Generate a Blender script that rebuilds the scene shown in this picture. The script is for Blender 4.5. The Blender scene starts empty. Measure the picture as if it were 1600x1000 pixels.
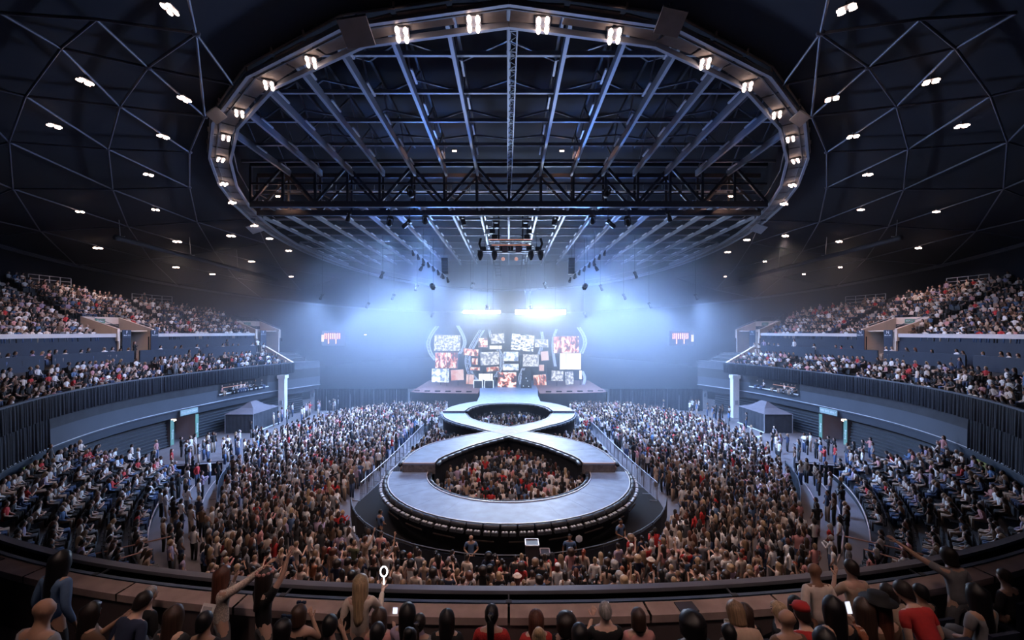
import bpy, bmesh, math, random
import numpy as np
from mathutils import Vector, Matrix

R = random.Random(7)
RN = np.random.default_rng(7)
sc = bpy.context.scene
C = sc.collection
EYE = 10.5          # camera height above the arena floor
F = 711.0           # focal length in pixels of the 1600 px wide frame
CX, CY = 795.0, 518.0

# ------------------------------------------------------------------ camera, world, exposure
cd = bpy.data.cameras.new('camera'); cam = bpy.data.objects.new('camera', cd); C.objects.link(cam)
cd.sensor_width = 36.0; cd.lens = 36.0 * F / 1600.0
cd.shift_x = (800 - CX) / 1600.0; cd.shift_y = (CY - 500) / 1600.0
cd.clip_start = 0.1; cd.clip_end = 400
cam.location = (0, 0, EYE); cam.rotation_euler = (math.pi / 2, 0, 0)
sc.camera = cam
w = bpy.data.worlds.new('world'); sc.world = w; w.use_nodes = True
w.node_tree.nodes['Background'].inputs[0].default_value = (0.12, 0.25, 0.8, 1)
w.node_tree.nodes['Background'].inputs[1].default_value = 0.004
vs = sc.view_settings
vs.view_transform = 'Standard'; vs.look = 'None'; vs.gamma = 1.0; vs.use_curve_mapping = False
vs.exposure = 0.0
cy = sc.cycles
cy.use_light_tree = False
cy.max_bounces = 4; cy.diffuse_bounces = 2; cy.glossy_bounces = 2; cy.transmission_bounces = 2
cy.volume_bounces = 0; cy.transparent_max_bounces = 6
cy.volume_step_rate = 4.0; cy.volume_max_steps = 40
cy.adaptive_threshold = .02
cy.sample_clamp_indirect = 3.0; cy.caustics_reflective = False; cy.caustics_refractive = False

WARM = (1.0, 0.70, 0.61); BLUE = (0.40, 0.60, 1.0); COOL = (0.62, 0.76, 1.0)

RIG = []
def spot(name, loc, aim, energy, color, angle=60, blend=0.6, radius=0.15, parent=None):
    l = bpy.data.lights.new(name, 'SPOT'); l.energy = energy; l.color = color
    l.spot_size = math.radians(angle); l.spot_blend = blend; l.shadow_soft_size = radius
    o = bpy.data.objects.new(name, l); C.objects.link(o)
    d = (Vector(aim) - Vector(loc)).normalized(); RIG.append((Vector(loc), d))
    m = d.to_track_quat('-Z', 'Y').to_matrix().to_4x4(); m.translation = Vector(loc)
    if parent is not None:
        o.parent = parent; o.matrix_world = m
    else:
        o.matrix_world = m
    return o

# moving heads, plus lights added to wash the crowd, stands, deck, roof and haze
WASH = (0.26, 0.48, 1.0); DEEP = (0.13, 0.32, 1.0); HAZEC = (0.33, 0.53, 1.0)
for sx in (-1, 1):
    spot('moving_head_beam', (sx * 9.6, 48.6, EYE + 6.3), (sx * 18, 46, 0), 16000, HAZEC, 90, .6, .8)
    spot('added_floor_wash', (sx * 10, 38.0, EYE + 8.6), (sx * 14, 44, 0), 48000, HAZEC, 80, .9, .4)
    spot('added_floor_wash', (sx * 13, 36.5, EYE + 8.6), (sx * 17, 35, 0), 34000, HAZEC, 70, .9, .4)
    spot('added_floor_wash', (sx * 7, 38, EYE + 8.8), (sx * 11, 52, 0), 36000, HAZEC, 70, .9, .4)
    spot('added_stand_wash', (sx * 9, 38, EYE + 8.6), (sx * 29, 42, 5), 18000, HAZEC, 70, .9, .4)
    spot('added_stand_wash', (sx * 9, 38, EYE + 8.6), (sx * 25, 25, 3), 2500, WASH, 60, .9, .4)
    spot('added_deck_key', (sx * 7, 33, EYE + 9.6), (sx * 1.5, 26, 1.7), 3000, WASH, 50, .8, .3)
    spot('added_deck_key', (sx * 4, 41, EYE + 9.4), (0, 38, 2.3), 1800, WASH, 60, .8, .3)
    for x, y, z, e in ((5, 60, 5.5, 6000), (8.5, 57, 6.5, 7500), (12, 58, 5.0, 7500), (15.5, 60, 4.0, 7500), (19.5, 62, 3.0, 7500), (12, 70, 2.0, 7000), (25, 60, 4.0, 7000), (15, 53, 6.0, 4000)):
        spot('added_haze_light', (sx * x, y, EYE + z), (sx * (x + 4), y - 3, 3), e * 1.5, HAZEC, 150, 1.0, 1.6)
    spot('roof_up_beam', (sx * 8, 47, EYE + 5.0), (sx * 9, 34, EYE + 12), 9000, DEEP, 95, 1.0, .5)
    spot('roof_up_beam', (sx * 3, 60, EYE + 3.6), (sx * 5, 52, EYE + 11), 6000, WASH, 130, 1.0, .5)

RIG = list(RIG)      # the lights above get added housings further down

# ------------------------------------------------------------------ helpers
def at(px, py, Y):
    """a direction measured on the photograph, taken to the real distance Y"""
    return Vector(((px - CX) * Y / F, Y, EYE - (py - CY) * Y / F))

MATS = {}
def mat(name, col, rough=0.7, metal=0.0, noise=0.0, scale=4.0, emit=None, estr=0.0, bump=0.0, objcol=False, attr=None, stretch=None, spec=None):
    if name in MATS: return MATS[name]
    m = bpy.data.materials.new(name); m.use_nodes = True
    nt = m.node_tree; b = nt.nodes['Principled BSDF']
    b.inputs['Roughness'].default_value = rough; b.inputs['Metallic'].default_value = metal
    b.inputs['Base Color'].default_value = (*col, 1)
    if spec is not None: b.inputs['Specular IOR Level'].default_value = spec
    src = None
    if objcol:
        oi = nt.nodes.new('ShaderNodeObjectInfo'); src = oi.outputs['Color']
    if attr:
        at_ = nt.nodes.new('ShaderNodeAttribute'); at_.attribute_name = attr; src = at_.outputs['Color']
    if noise > 0 or bump > 0:
        tc = nt.nodes.new('ShaderNodeTexCoord'); n = nt.nodes.new('ShaderNodeTexNoise')
        n.inputs['Scale'].default_value = scale; n.inputs['Detail'].default_value = 5
        if stretch:
            mp = nt.nodes.new('ShaderNodeMapping'); mp.inputs['Scale'].default_value = stretch
            nt.links.new(tc.outputs['Object'], mp.inputs[0]); nt.links.new(mp.outputs[0], n.inputs['Vector'])
        else:
            nt.links.new(tc.outputs['Object'], n.inputs['Vector'])
        if noise > 0:
            mr = nt.nodes.new('ShaderNodeMapRange'); mr.inputs[1].default_value = .25; mr.inputs[2].default_value = .75
            mr.inputs[3].default_value = 1 - noise; mr.inputs[4].default_value = 1 + noise
            nt.links.new(n.outputs['Fac'], mr.inputs[0])
            mx = nt.nodes.new('ShaderNodeVectorMath'); mx.operation = 'SCALE'
            if src is not None: nt.links.new(src, mx.inputs[0])
            else: mx.inputs[0].default_value = col
            nt.links.new(mr.outputs[0], mx.inputs['Scale']); src = mx.outputs[0]
        if bump > 0:
            bp = nt.nodes.new('ShaderNodeBump'); bp.inputs['Strength'].default_value = bump
            nt.links.new(n.outputs['Fac'], bp.inputs['Height']); nt.links.new(bp.outputs[0], b.inputs['Normal'])
    if src is not None: nt.links.new(src, b.inputs['Base Color'])
    if emit:
        b.inputs['Emission Color'].default_value = (*emit, 1); b.inputs['Emission Strength'].default_value = estr
    MATS[name] = m
    return m

M_STEEL = mat('painted_steel', (.42, .44, .48), .5, .3, .15, 2)
M_DARKSTEEL = mat('dark_steel', (.10, .11, .13), .5, .4, .2, 2)
M_BLACK = mat('black_paint', (.012, .013, .016), .6, 0, .2, 3)
M_BLACKCLOTH = mat('black_cloth', (.014, .016, .024), .95, 0, .3, 6)
M_CONC = mat('pale_concrete', (.46, .43, .41), .85, 0, .18, 1.5, bump=.1)
M_TAN = mat('tan_panel', (.70, .57, .49), .8, 0, .08, 1.2)
M_NAVY = mat('navy_board', (.016, .023, .042), .7, 0, .12, 1)
M_LAMP = mat('lamp_glass', (1, .9, .85), .3, emit=(1, .70, .58), estr=11)
M_LAMPD = mat('dome_lamp_glass', (1, .9, .85), .3, emit=(1, .70, .58), estr=14)
M_LAMPSMALL = mat('lamp_small', (1, .9, .85), .3, emit=(1, .66, .48), estr=14)
M_WHITE = mat('white_paint', (.75, .75, .77), .6, 0, .06, 3)

class MB:
    """collects geometry for one mesh"""
    def __init__(s): s.v = []; s.f = []
    def add(s, vs_, fs):
        o = len(s.v); s.v.extend(tuple(x) for x in vs_); s.f.extend(tuple(i + o for i in f) for f in fs); return s
    def box(s, c, d, rz=0.0, mtx=None):
        x, y, z = (k / 2 for k in d)
        p = [(-x,-y,-z),(x,-y,-z),(x,y,-z),(-x,y,-z),(-x,-y,z),(x,-y,z),(x,y,z),(-x,y,z)]
        if mtx is not None: p = [mtx @ Vector(q) for q in p]
        elif rz:
            ca, sa = math.cos(rz), math.sin(rz); p = [(a*ca-b*sa, a*sa+b*ca, e) for a, b, e in p]
        p = [(a + c[0], b + c[1], e + c[2]) for a, b, e in p]
        return s.add(p, [(0,3,2,1),(4,5,6,7),(0,1,5,4),(1,2,6,5),(2,3,7,6),(3,0,4,7)])
    def bar(s, p0, p1, wd, hd=None, up=(0,0,1)):
        p0 = Vector(p0); p1 = Vector(p1); hd = hd or wd
        d = p1 - p0; L = d.length
        if L < 1e-6: return s
        d.normalize(); u = Vector(up)
        if abs(d.dot(u)) > .99: u = Vector((1, 0, 0))
        sd = d.cross(u).normalized(); u2 = sd.cross(d)
        q = []
        for e in (p0, p1):
            for a, b in ((-1,-1),(1,-1),(1,1),(-1,1)): q.append(e + sd * (a*wd/2) + u2 * (b*hd/2))
        return s.add(q, [(3,2,1,0),(4,5,6,7),(0,1,5,4),(1,2,6,5),(2,3,7,6),(3,0,4,7)])
    def tube(s, pts, r, n=6, cap=True, closed=False):
        pts = [Vector(p) for p in pts]; m = len(pts); rings = []
        rr = r if isinstance(r, (list, tuple)) else [r] * m
        for i, p in enumerate(pts):
            a = pts[i-1] if (i or closed) else p; b = pts[(i+1) % m] if (i < m-1 or closed) else p
            d = (b - a).normalized(); u = Vector((0,0,1))
            if abs(d.dot(u)) > .95: u = Vector((0,1,0))
            sd = d.cross(u).normalized(); u2 = sd.cross(d)
            rings.append([p + sd*(math.cos(t)*rr[i]) + u2*(math.sin(t)*rr[i]) for t in (2*math.pi*k/n for k in range(n))])
        vs_ = [q for g in rings for q in g]; fs = []
        for i in range(m if closed else m-1):
            j = (i+1) % m
            for k in range(n): fs.append((i*n+k, i*n+(k+1)%n, j*n+(k+1)%n, j*n+k))
        if cap and not closed: fs += [tuple(range(n))[::-1], tuple((m-1)*n+k for k in range(n))]
        return s.add(vs_, fs)
    def lathe(s, c, prof, n=12, sx=1.0, sy=1.0):
        vs_ = []; fs = []
        for r, z in prof:
            for k in range(n):
                t = 2*math.pi*k/n; vs_.append((c[0]+r*sx*math.cos(t), c[1]+r*sy*math.sin(t), c[2]+z))
        for i in range(len(prof)-1):
            for k in range(n): fs.append((i*n+k, i*n+(k+1)%n, (i+1)*n+(k+1)%n, (i+1)*n+k))
        fs += [tuple(range(n))[::-1], tuple((len(prof)-1)*n+k for k in range(n))]
        return s.add(vs_, fs)
    def grid(s, rows, flip=False):
        n = len(rows[0]); vs_ = [q for r in rows for q in r]; fs = []
        for i in range(len(rows)-1):
            for k in range(n-1):
                f = (i*n+k, i*n+k+1, (i+1)*n+k+1, (i+1)*n+k); fs.append(f[::-1] if flip else f)
        return s.add(vs_, fs)
    def slab(s, poly, z0, z1):
        n = len(poly)
        vs_ = [(p[0], p[1], z0) for p in poly] + [(p[0], p[1], z1) for p in poly]
        return s.add(vs_, [tuple(range(n))[::-1], tuple(range(n, 2*n))] + [(i, (i+1)%n, n+(i+1)%n, n+i) for i in range(n)])
    def mesh(s, name, m, smooth=False):
        me = bpy.data.meshes.new(name); me.from_pydata([tuple(q) for q in s.v], [], s.f)
        if m is not None: me.materials.append(m)
        if smooth: me.polygons.foreach_set('use_smooth', [True]*len(me.polygons))
        me.update(); return me
    def obj(s, name, m, parent=None, smooth=False, **kw):
        return link(name, s.mesh(name, m, smooth), parent, **kw)

def tag(o, label=None, category=None, group=None, kind=None):
    if label: o['label'] = label
    if category: o['category'] = category
    if group: o['group'] = group
    if kind: o['kind'] = kind
    return o
def link(name, data, parent=None, mtx=None, **kw):
    o = bpy.data.objects.new(name, data); C.objects.link(o)
    if parent is not None: o.parent = parent
    if mtx is not None: o.matrix_basis = mtx
    return tag(o, **kw)
def empty(name, loc=(0,0,0), rz=0.0, **kw):
    o = bpy.data.objects.new(name, None); C.objects.link(o); o.location = loc; o.rotation_euler = (0,0,rz); o.empty_display_size = .2
    return tag(o, **kw)

UNIT = {}
def unit_box(m):
    k = ('b', m.name)
    if k not in UNIT: UNIT[k] = MB().box((0,0,.5), (1,1,1)).mesh('bar_' + m.name, m)
    return UNIT[k]
def unit_tube(m, n=8):
    k = ('t', m.name, n)
    if k not in UNIT: UNIT[k] = MB().tube([(0,0,0),(0,0,1)], .5, n).mesh('tube_' + m.name, m, True)
    return UNIT[k]
def strut(name, p0, p1, wd, hd, m, parent=None, tube=False):
    """one straight member as an object of its own, sharing its mesh with its likes"""
    p0 = Vector(p0); p1 = Vector(p1); d = p1 - p0; L = d.length; dn = d / L
    u = Vector((0,0,1)) if abs(dn.z) < .98 else Vector((0,1,0))
    sd = dn.cross(u).normalized(); u2 = sd.cross(dn)
    mt = Matrix(((sd.x*wd, u2.x*hd, d.x, p0.x), (sd.y*wd, u2.y*hd, d.y, p0.y), (sd.z*wd, u2.z*hd, d.z, p0.z), (0,0,0,1)))
    return link(name, unit_tube(m) if tube else unit_box(m), parent, mt)

def catmull(pts, n, closed=False):
    pts = [np.array(p, float) for p in pts]; m = len(pts); out = []
    segs = m if closed else m - 1
    for i in range(segs):
        if closed: p0, p1, p2, p3 = pts[(i-1)%m], pts[i], pts[(i+1)%m], pts[(i+2)%m]
        else: p0, p1, p2, p3 = pts[max(i-1,0)], pts[i], pts[i+1], pts[min(i+2,m-1)]
        for k in range(n):
            t = k / n
            out.append(.5*((2*p1)+(-p0+p2)*t+(2*p0-5*p1+4*p2-p3)*t*t+(-p0+3*p1-3*p2+p3)*t**3))
    if not closed: out.append(pts[-1])
    return out
def resample(pts, n):
    pts = np.array(pts, float); d = np.r_[0, np.cumsum(np.linalg.norm(np.diff(pts, axis=0), axis=1))]
    t = np.linspace(0, d[-1], n); return np.stack([np.interp(t, d, pts[:, k]) for k in range(pts.shape[1])], 1)

TMP = bpy.data.scenes.new('workbench')
def baked(o):
    """the modified mesh of an object, evaluated in a scene of its own"""
    TMP.collection.objects.link(o)
    with bpy.context.temp_override(scene=TMP, view_layer=TMP.view_layers[0]):
        dg = bpy.context.evaluated_depsgraph_get(); me = bpy.data.meshes.new_from_object(o.evaluated_get(dg))
    bpy.data.objects.remove(o); return me
def text_mesh(body, size, m, align='CENTER'):
    cu = bpy.data.curves.new('lettering', 'FONT'); cu.body = body; cu.size = size; cu.align_x = align; cu.align_y = 'CENTER'; cu.extrude = .004
    o = bpy.data.objects.new('lettering', cu); me = baked(o); bpy.data.curves.remove(cu)
    me.materials.clear(); me.materials.append(m); me.name = 'lettering'
    return me
def facing(loc, right, up=(0,0,1)):
    """matrix of a sign whose local x runs along RIGHT and local y along UP"""
    r = Vector(right).normalized(); u = Vector(up); n = r.cross(u).normalized()
    return Matrix(((r.x,u.x,n.x,loc[0]),(r.y,u.y,n.y,loc[1]),(r.z,u.z,n.z,loc[2]),(0,0,0,1)))

# ------------------------------------------------------------------ plan of the bowl: the middle stand's parapet line, with its outward normals
_left = [(0,6.9),(-9.6,8.5),(-19.0,14.2),(-26,23.2),(-29.8,33),(-30.2,43),(-27.6,57),(-19,72),(0,80)]
_ring = _left + [(-x, y) for x, y in _left[-2:0:-1]]
BOWL = resample(np.array(catmull(_ring, 24, True) + [np.array(_ring[0])]), 721)[:-1]
_t = np.roll(BOWL, -1, 0) - np.roll(BOWL, 1, 0); _t /= np.linalg.norm(_t, axis=1)[:, None]
# the loop runs clockwise seen from above on the left (near -> far): outward normal is to its left
BOWLN = np.stack([-_t[:, 1], _t[:, 0]], 1)
if BOWLN[0, 1] > 0: BOWLN = -BOWLN
def bowl(i, off):
    i = i % 720
    return BOWL[i] + BOWLN[i] * off
NB = 720
def side_range(sx, y0, y1):
    """indices of the parapet line with y0<=Y<=y1 on one side, near to far"""
    ii = [i for i in range(1, NB//2) if y0 <= BOWL[i, 1] <= y1 and BOWL[i, 0] * sx > 0] if BOWL[5,0]*sx > 0 else [i for i in range(NB//2+1, NB) if y0 <= BOWL[i,1] <= y1 and BOWL[i,0]*sx > 0]
    return sorted(ii, key=lambda i: BOWL[i, 1])
def strip(ii, prof):
    """rows of points along the bowl for a profile [(offset, z), ...]"""
    return [[(*bowl(i, o), z) for i in ii] for o, z in prof]
def idx_at(u, off):
    """index of the bowl line at offset OFF seen in direction X/Y = u (the farther crossing)"""
    best = None
    for i in range(NB):
        p = bowl(i, off)
        if p[1] < 3: continue
        e = abs(p[0]/p[1] - u)
        if best is None or e < best[0] - 1e-9 and p[1] > 12: best = (e, i)
    return best[1]
SIDEWORD = {-1: 'F', 1: 'N'}

# ================================================================== STRUCTURE
M_FLOOR = mat('arena_floor', (.15, .135, .145), .55, 0, .25, .7, stretch=(1, .25, 1))
MB().slab([tuple(bowl(i, 9)) for i in range(0, NB, 6)], -.3, 0).obj('floor', M_FLOOR, kind='structure', label='dark grey arena floor under the standing crowd')

M_STEP = mat('stand_concrete', (.035, .035, .04), .9, 0, .2, 1.2)
M_TREADS = mat('aisle_concrete', (.42, .36, .33), .9, 0, .15, 1.5)
M_FASCIA = mat('grey_fascia', (.055, .063, .08), .75, 0, .07, .8)
M_CAPSTONE = mat('cream_fascia', (.60, .57, .57), .8, 0, .06, 1)

MID_Z0, MID_D, MID_R = 5.65, .9, .43        # middle stand: first row floor, row depth, rise
UP_O, UP_Z0, UP_D, UP_R, UP_N = 7.0, 9.55, .85, .43, 14
def up_rows(i):
    y = BOWL[i % NB, 1]
    return UP_N if y < 44 else max(0, int(UP_N - (y - 44) * .45))
AISLES = {}
for sx in (-1, 1):
    S = SIDEWORD[sx]
    ii = side_range(sx, 9.5, 62)
    # middle stand
    st = MB().grid(strip(ii, [(0.02, MID_Z0-1.2)] + [q for k in range(5) for q in ((.02 + k*MID_D, MID_Z0 + k*MID_R), (.02 + (k+1)*MID_D, MID_Z0 + k*MID_R))] + [(4.6, 7.6), (7.0, 7.6)]))
    fl = st.obj('middle_stand_floor', M_STEP, kind='structure', label=f'stepped floor of the middle stand on the {S} side')
    cap = MB().grid(strip(ii, [(-.06, 6.45), (-.06, 6.58), (.12, 6.58), (.12, MID_Z0)])).obj('parapet_cap', M_DARKSTEEL, fl)
    # blue-black partition between the rows and the walkway, in boards with gaps for the aisles
    jj = side_range(sx, 11, 58.5)
    pw = empty('partition_wall', (*bowl(jj[len(jj)//2], 4.7), 7.6), kind='structure', label=f'navy partition along the walkway on the {S} side')
    for a in range(0, len(jj) - 8, 25):
        seg = jj[a:a + 25 if a + 25 < len(jj) else len(jj)]
        if len(seg) < 6: continue
        q = seg[1:] if a else seg
        o = MB().grid(strip(q, [(4.66, 7.2), (4.66, 8.72), (4.76, 8.72), (4.76, 7.2)])).obj('board', M_NAVY)
        o.parent = pw; o.matrix_parent_inverse = pw.matrix_world.inverted() if False else Matrix.Translation(-Vector(pw.location))
    # back wall of the walkway and cream front of the upper stand
    kk = side_range(sx, 11, 60.5)
    voms = [idx_at(((x if sx < 0 else 1588 - x) - CX)/F, 7.0) for x in (212, 418)]
    def clear_run(ids, w_):
        runs = [[]]
        for i in ids:
            if any(np.linalg.norm(bowl(i, 7.0) - bowl(v, 7.0)) < w_ for v in voms):
                if runs[-1]: runs.append([])
            else: runs[-1].append(i)
        return [r for r in runs if len(r) > 1]
    wbm = MB()
    for r in clear_run(kk, 1.5): wbm.grid(strip(r, [(7.0, 7.6), (7.0, 9.98)]))
    wb = wbm.obj(f'wall_{"left" if sx<0 else "right"}', M_NAVY, kind='structure', label=f'dark navy wall below the upper stand on the {S} side')
    for seg in [r[a:a + 17] for r in clear_run(kk, 1.6) for a in range(0, len(r) - 1, 16)]:
        if len(seg) < 2: continue
        MB().grid(strip(seg, [(6.98, 9.96), (6.86, 9.96), (6.86, 10.30), (7.12, 10.30), (7.12, 9.5)])).obj('front_panel', M_CAPSTONE, wb)
    # upper stand
    us = empty('upper_stand_floor', (*bowl(kk[len(kk)//2], 7), UP_Z0), kind='structure', label=f'stepped floor of the upper stand on the {S} side')
    inv = Matrix.Translation(-Vector(us.location))
    for k in range(UP_N):
        rr_ = [i for i in side_range(sx, 11, 62) if up_rows(i) > k]
        if len(rr_) < 3: continue
        o0 = UP_O + .05 + k*UP_D; z = UP_Z0 + k*UP_R
        sb = MB()
        for r in (clear_run(rr_, 1.9) if k < 4 else [rr_]): sb.grid(strip(r, [(o0, z - UP_R), (o0, z), (o0 + UP_D, z)]))
        o = sb.obj('step', M_STEP, us); o.matrix_parent_inverse = inv
    rr_ = side_range(sx, 11, 62)
    MB().grid([[(*bowl(i, UP_O + up_rows(i)*UP_D + .1), UP_Z0 + up_rows(i)*UP_R - .6) for i in rr_], [(*bowl(i, UP_O + up_rows(i)*UP_D + .1), UP_Z0 + up_rows(i)*UP_R + .45) for i in rr_]]).obj('back_board', M_BLACKCLOTH, us).matrix_parent_inverse = inv
    # aisles with pale stairs
    al = [side_range(sx, y, y + 3)[0] for y in (17, 24, 31.0, 41.5, 50)]
    AISLES[sx] = al
    for i in al:
        b = MB()
        t = Vector((-BOWLN[i, 1], BOWLN[i, 0], 0))
        for k in range(up_rows(i) * 2):
            p = bowl(i, UP_O + .25 + k*UP_D/2); z = UP_Z0 + (k//2)*UP_R + (UP_R*.5 if k % 2 else 0)
            b.box((p[0], p[1], z - .04), (.42, 1.1, .14 if k % 2 == 0 else .3), math.atan2(BOWLN[i,1], BOWLN[i,0]))
        b.obj('aisle_stair', M_TREADS, us).matrix_parent_inverse = inv
    # top railings, standing where the stand steps down
    for y in (29, 36, 44, 51):
        i = side_range(sx, y, y + 4)[0]; n = up_rows(i)
        g = empty('top_railing', (*bowl(i, UP_O + n*UP_D), UP_Z0 + n*UP_R), label=f'grey tubular railing {["first","second","third","fourth"][(29,36,44,51).index(y)]} along the top of the {S} side upper stand', category='railing')
        base = Vector(g.location); p = []
        for q in range(5):
            j = i + (q*3 if BOWL[(i+3)%NB,1] > BOWL[i,1] else -q*3); pp = Vector((*bowl(j, UP_O + n*UP_D + .2), UP_Z0 + n*UP_R)); p.append(pp - base)
        for q in p: strut('post', q, q + Vector((0,0,1.15)), .05, .05, M_STEEL, g)
        for h in (.35, .75, 1.15):
            MB().tube([q + Vector((0,0,h)) for q in p], .025, 5).obj('rail', M_STEEL, g)

def seat_backs(ii, rows, parent, step=.52, skip=()):
    b = MB()
    for off, z in rows:
        pts = np.array([bowl(i, off) for i in ii]); d = np.r_[0, np.cumsum(np.linalg.norm(np.diff(pts, axis=0), axis=1))]
        for s in np.arange(.3, d[-1], step):
            p = (np.interp(s, d, pts[:, 0]), np.interp(s, d, pts[:, 1])); k = min(int(np.searchsorted(d, s)), len(ii) - 1); n = BOWLN[ii[k] % NB]
            if any(abs(np.dot(np.array(p) - bowl(a, off), [-BOWLN[a % NB][1], BOWLN[a % NB][0]])) < g for a, g in skip): continue
            b.box((p[0] + n[0]*.2, p[1] + n[1]*.2, z + .62), (.05, .46, .42), math.atan2(n[1], n[0])); b.box((p[0], p[1], z + .41), (.40, .45, .05), math.atan2(n[1], n[0]))
    o = b.obj('seat_rows', mat('seat_black', (.012,.013,.018), .5), parent, kind='stuff'); o.matrix_parent_inverse = Matrix.Translation(-Vector(parent.location)); return o
for sx in (-1, 1):
    vm = [idx_at(((x if sx < 0 else 1588 - x) - CX)/F, 7.0) for x in (212, 418)]
    us = next(o for o in bpy.data.objects if o.name.startswith('upper_stand_floor') and o.location.x*sx > 0)
    for grp in range(0, UP_N, 4):
        for k in range(grp, min(grp + 4, UP_N)):
            rr_ = [i for i in side_range(sx, 20, 62) if up_rows(i) > k]
            if len(rr_) > 3: seat_backs(rr_, [(UP_O + .05 + k*UP_D + .38, UP_Z0 + k*UP_R)], us, .54, [(a, .72) for a in AISLES[sx]] + ([(v, 2.15) for v in vm] if k < 5 else []))
    fl = next(o for o in bpy.data.objects if o.name.startswith('middle_stand_floor') and (o.get('label') or '').endswith(SIDEWORD[sx] + ' side'))
    seat_backs(side_range(sx, 16, 58), [(.02 + k*MID_D + .4, MID_Z0 + k*MID_R) for k in range(4)], fl, .54, [(a, .6) for a in AISLES[sx]])

# outer walls of the hall, the dark shell below the dome base
def ell(s, n=96):
    c = 64 + 41.5*s; a = 25.9 + 35.1*s; b = 49.4 + 53.6*s; h = 8.2 + 2.0*(1 - s**1.6)
    return c, a, b, h
def on_dome(s, th, dz=0.0):
    c, a, b, h = ell(s); return Vector((a*math.sin(th), c - b*math.cos(th), EYE + h + dz))
M_SHELL = mat('dark_shell', (.0035, .006, .015), .9, 0, .2, .4)
ths = [math.pi*2*k/96 for k in range(97)]
_wl = [on_dome(1.0, t, .35) for t in np.linspace(.48, 2*math.pi - .48, 90)]
_wl = [Vector((_wl[0].x, -12, _wl[0].z))] + _wl + [Vector((_wl[-1].x, -12, _wl[-1].z))]; _wl.append(_wl[0])
MB().grid([_wl, [Vector((q.x, q.y, -.3)) for q in _wl]]).obj('wall_back', M_SHELL, kind='structure', label='dark curved outer wall of the arena')
dome = MB().grid([[on_dome(s, t, .35) for t in ths] for s in (0, .15, .3, .5, .7, .85, 1.0)]).obj('dome_ceiling', M_SHELL, kind='structure', label='dark domed ceiling with pale triangular ribs')
c0, a0, b0, h0 = ell(0)
roof = MB().add([Vector((a0*math.sin(t), c0 - b0*math.cos(t), EYE + h0 + .4)) for t in ths[:-1]] + [Vector((a0*math.sin(t), c0 - b0*math.cos(t), EYE + 16.5)) for t in ths[:-1]],
    [(k, (k+1) % 96, 96 + (k+1) % 96, 96 + k) for k in range(96)] + [tuple(range(96, 192))]).obj('roof_ceiling', M_SHELL, kind='structure', label='dark roof above the oval catwalk carried by steel rafters')

def at_dome(px, py):
    """where the sight line through a lattice joint meets the dome surface"""
    lo = None
    for k in range(0, 301):
        s = k/300 * 1.0; c, a, b, h = ell(s)
        Y = F*h/(CY - py); X = (px - CX)*Y/F
        e = (X/a)**2 + ((Y - c)/b)**2 - 1
        if lo is not None and lo*e <= 0: return Vector((X, Y, EYE + h)), s
        lo = e
    return None, None
M_RIB = mat('dome_rib', (.085, .095, .135), .5, .3, .1, 2)
NODES = {'A':(306,52),'B':(231,105),'C':(187,166),'D':(169,233),'E':(176,296),'J':(200,354),'L':(235,405),'N':(280,447),
         'f':(364,132),'F':(320,182),'G':(296,238),'I':(296,293),'K':(308,347),'M':(335,393),'S':(367,434),'T':(408,466),
         'U':(402,340),'V':(414,380),'W':(439,419),'X':(470,453),'Y':(531,435),'a':(150,30),'b':(95,75),'c':(40,150),'d':(14,222),'Q':(20,295),'P':(63,361),'O':(117,415),
         'm':(285,-45),'e':(402,22),'g':(-90,250),'h':(-70,330),'i':(-40,385),'j':(-90,120),'k':(0,20)}
EDGES = 'AB BC CD DE EJ JL LN FG GI IK KM MS ST VW WX AF Af Bf BF CF CG DG DI EI EK JK JM LM LS NS NT UK UV VK VM MW WS XS XT YW YX ab bc cd dQ QP PO Aa Ba Bb Cb Cc Dc Dd Ed EQ JQ JP LP LO NO mA gQ gd hQ hP iP iO gh hi jc jd kb ka'.split()
for sx in (-1, 1):
    pos = {}
    for k, (x, y) in NODES.items():
        if sx > 0: x = 1588 - x
        p, s = at_dome(x, y)
        if p is None:
            # joints on the catwalk's edge or the base beam: take the nearest of the two rings
            best = min((( (CX + F*q.x/q.y - x)**2 + (CY - F*(q.z-EYE)/q.y - y)**2, q) for s_ in (0.0, 1.0) for q in (on_dome(s_, t) for t in np.linspace(0, 2*math.pi, 720)) if q.y > 3), key=lambda z: z[0])
            p = best[1]
        pos[k] = p
    for e in EDGES:
        a, b = pos[e[0]], pos[e[1]]
        if (a - b).length > .5: strut('rib', a, b, .09, .11, M_RIB, dome, tube=True)
    for k in 'ABCDEJLFGIKMS':
        MB().lathe(pos[k], [(.04,-.09),(.12,-.06),(.14,.04),(.04,.08)], 8).obj('rib_joint', M_RIB, dome)
    # base beam
    tt = [math.pi*2*k/72 for k in range(73)]
    for k in range(1, 30):
        a, b = on_dome(1.0, -sx*0 + sx*tt[k], -.05), on_dome(1.0, sx*tt[k+1], -.05)
        strut('base_beam', a, b, .3, .36, M_RIB, dome)

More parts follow.
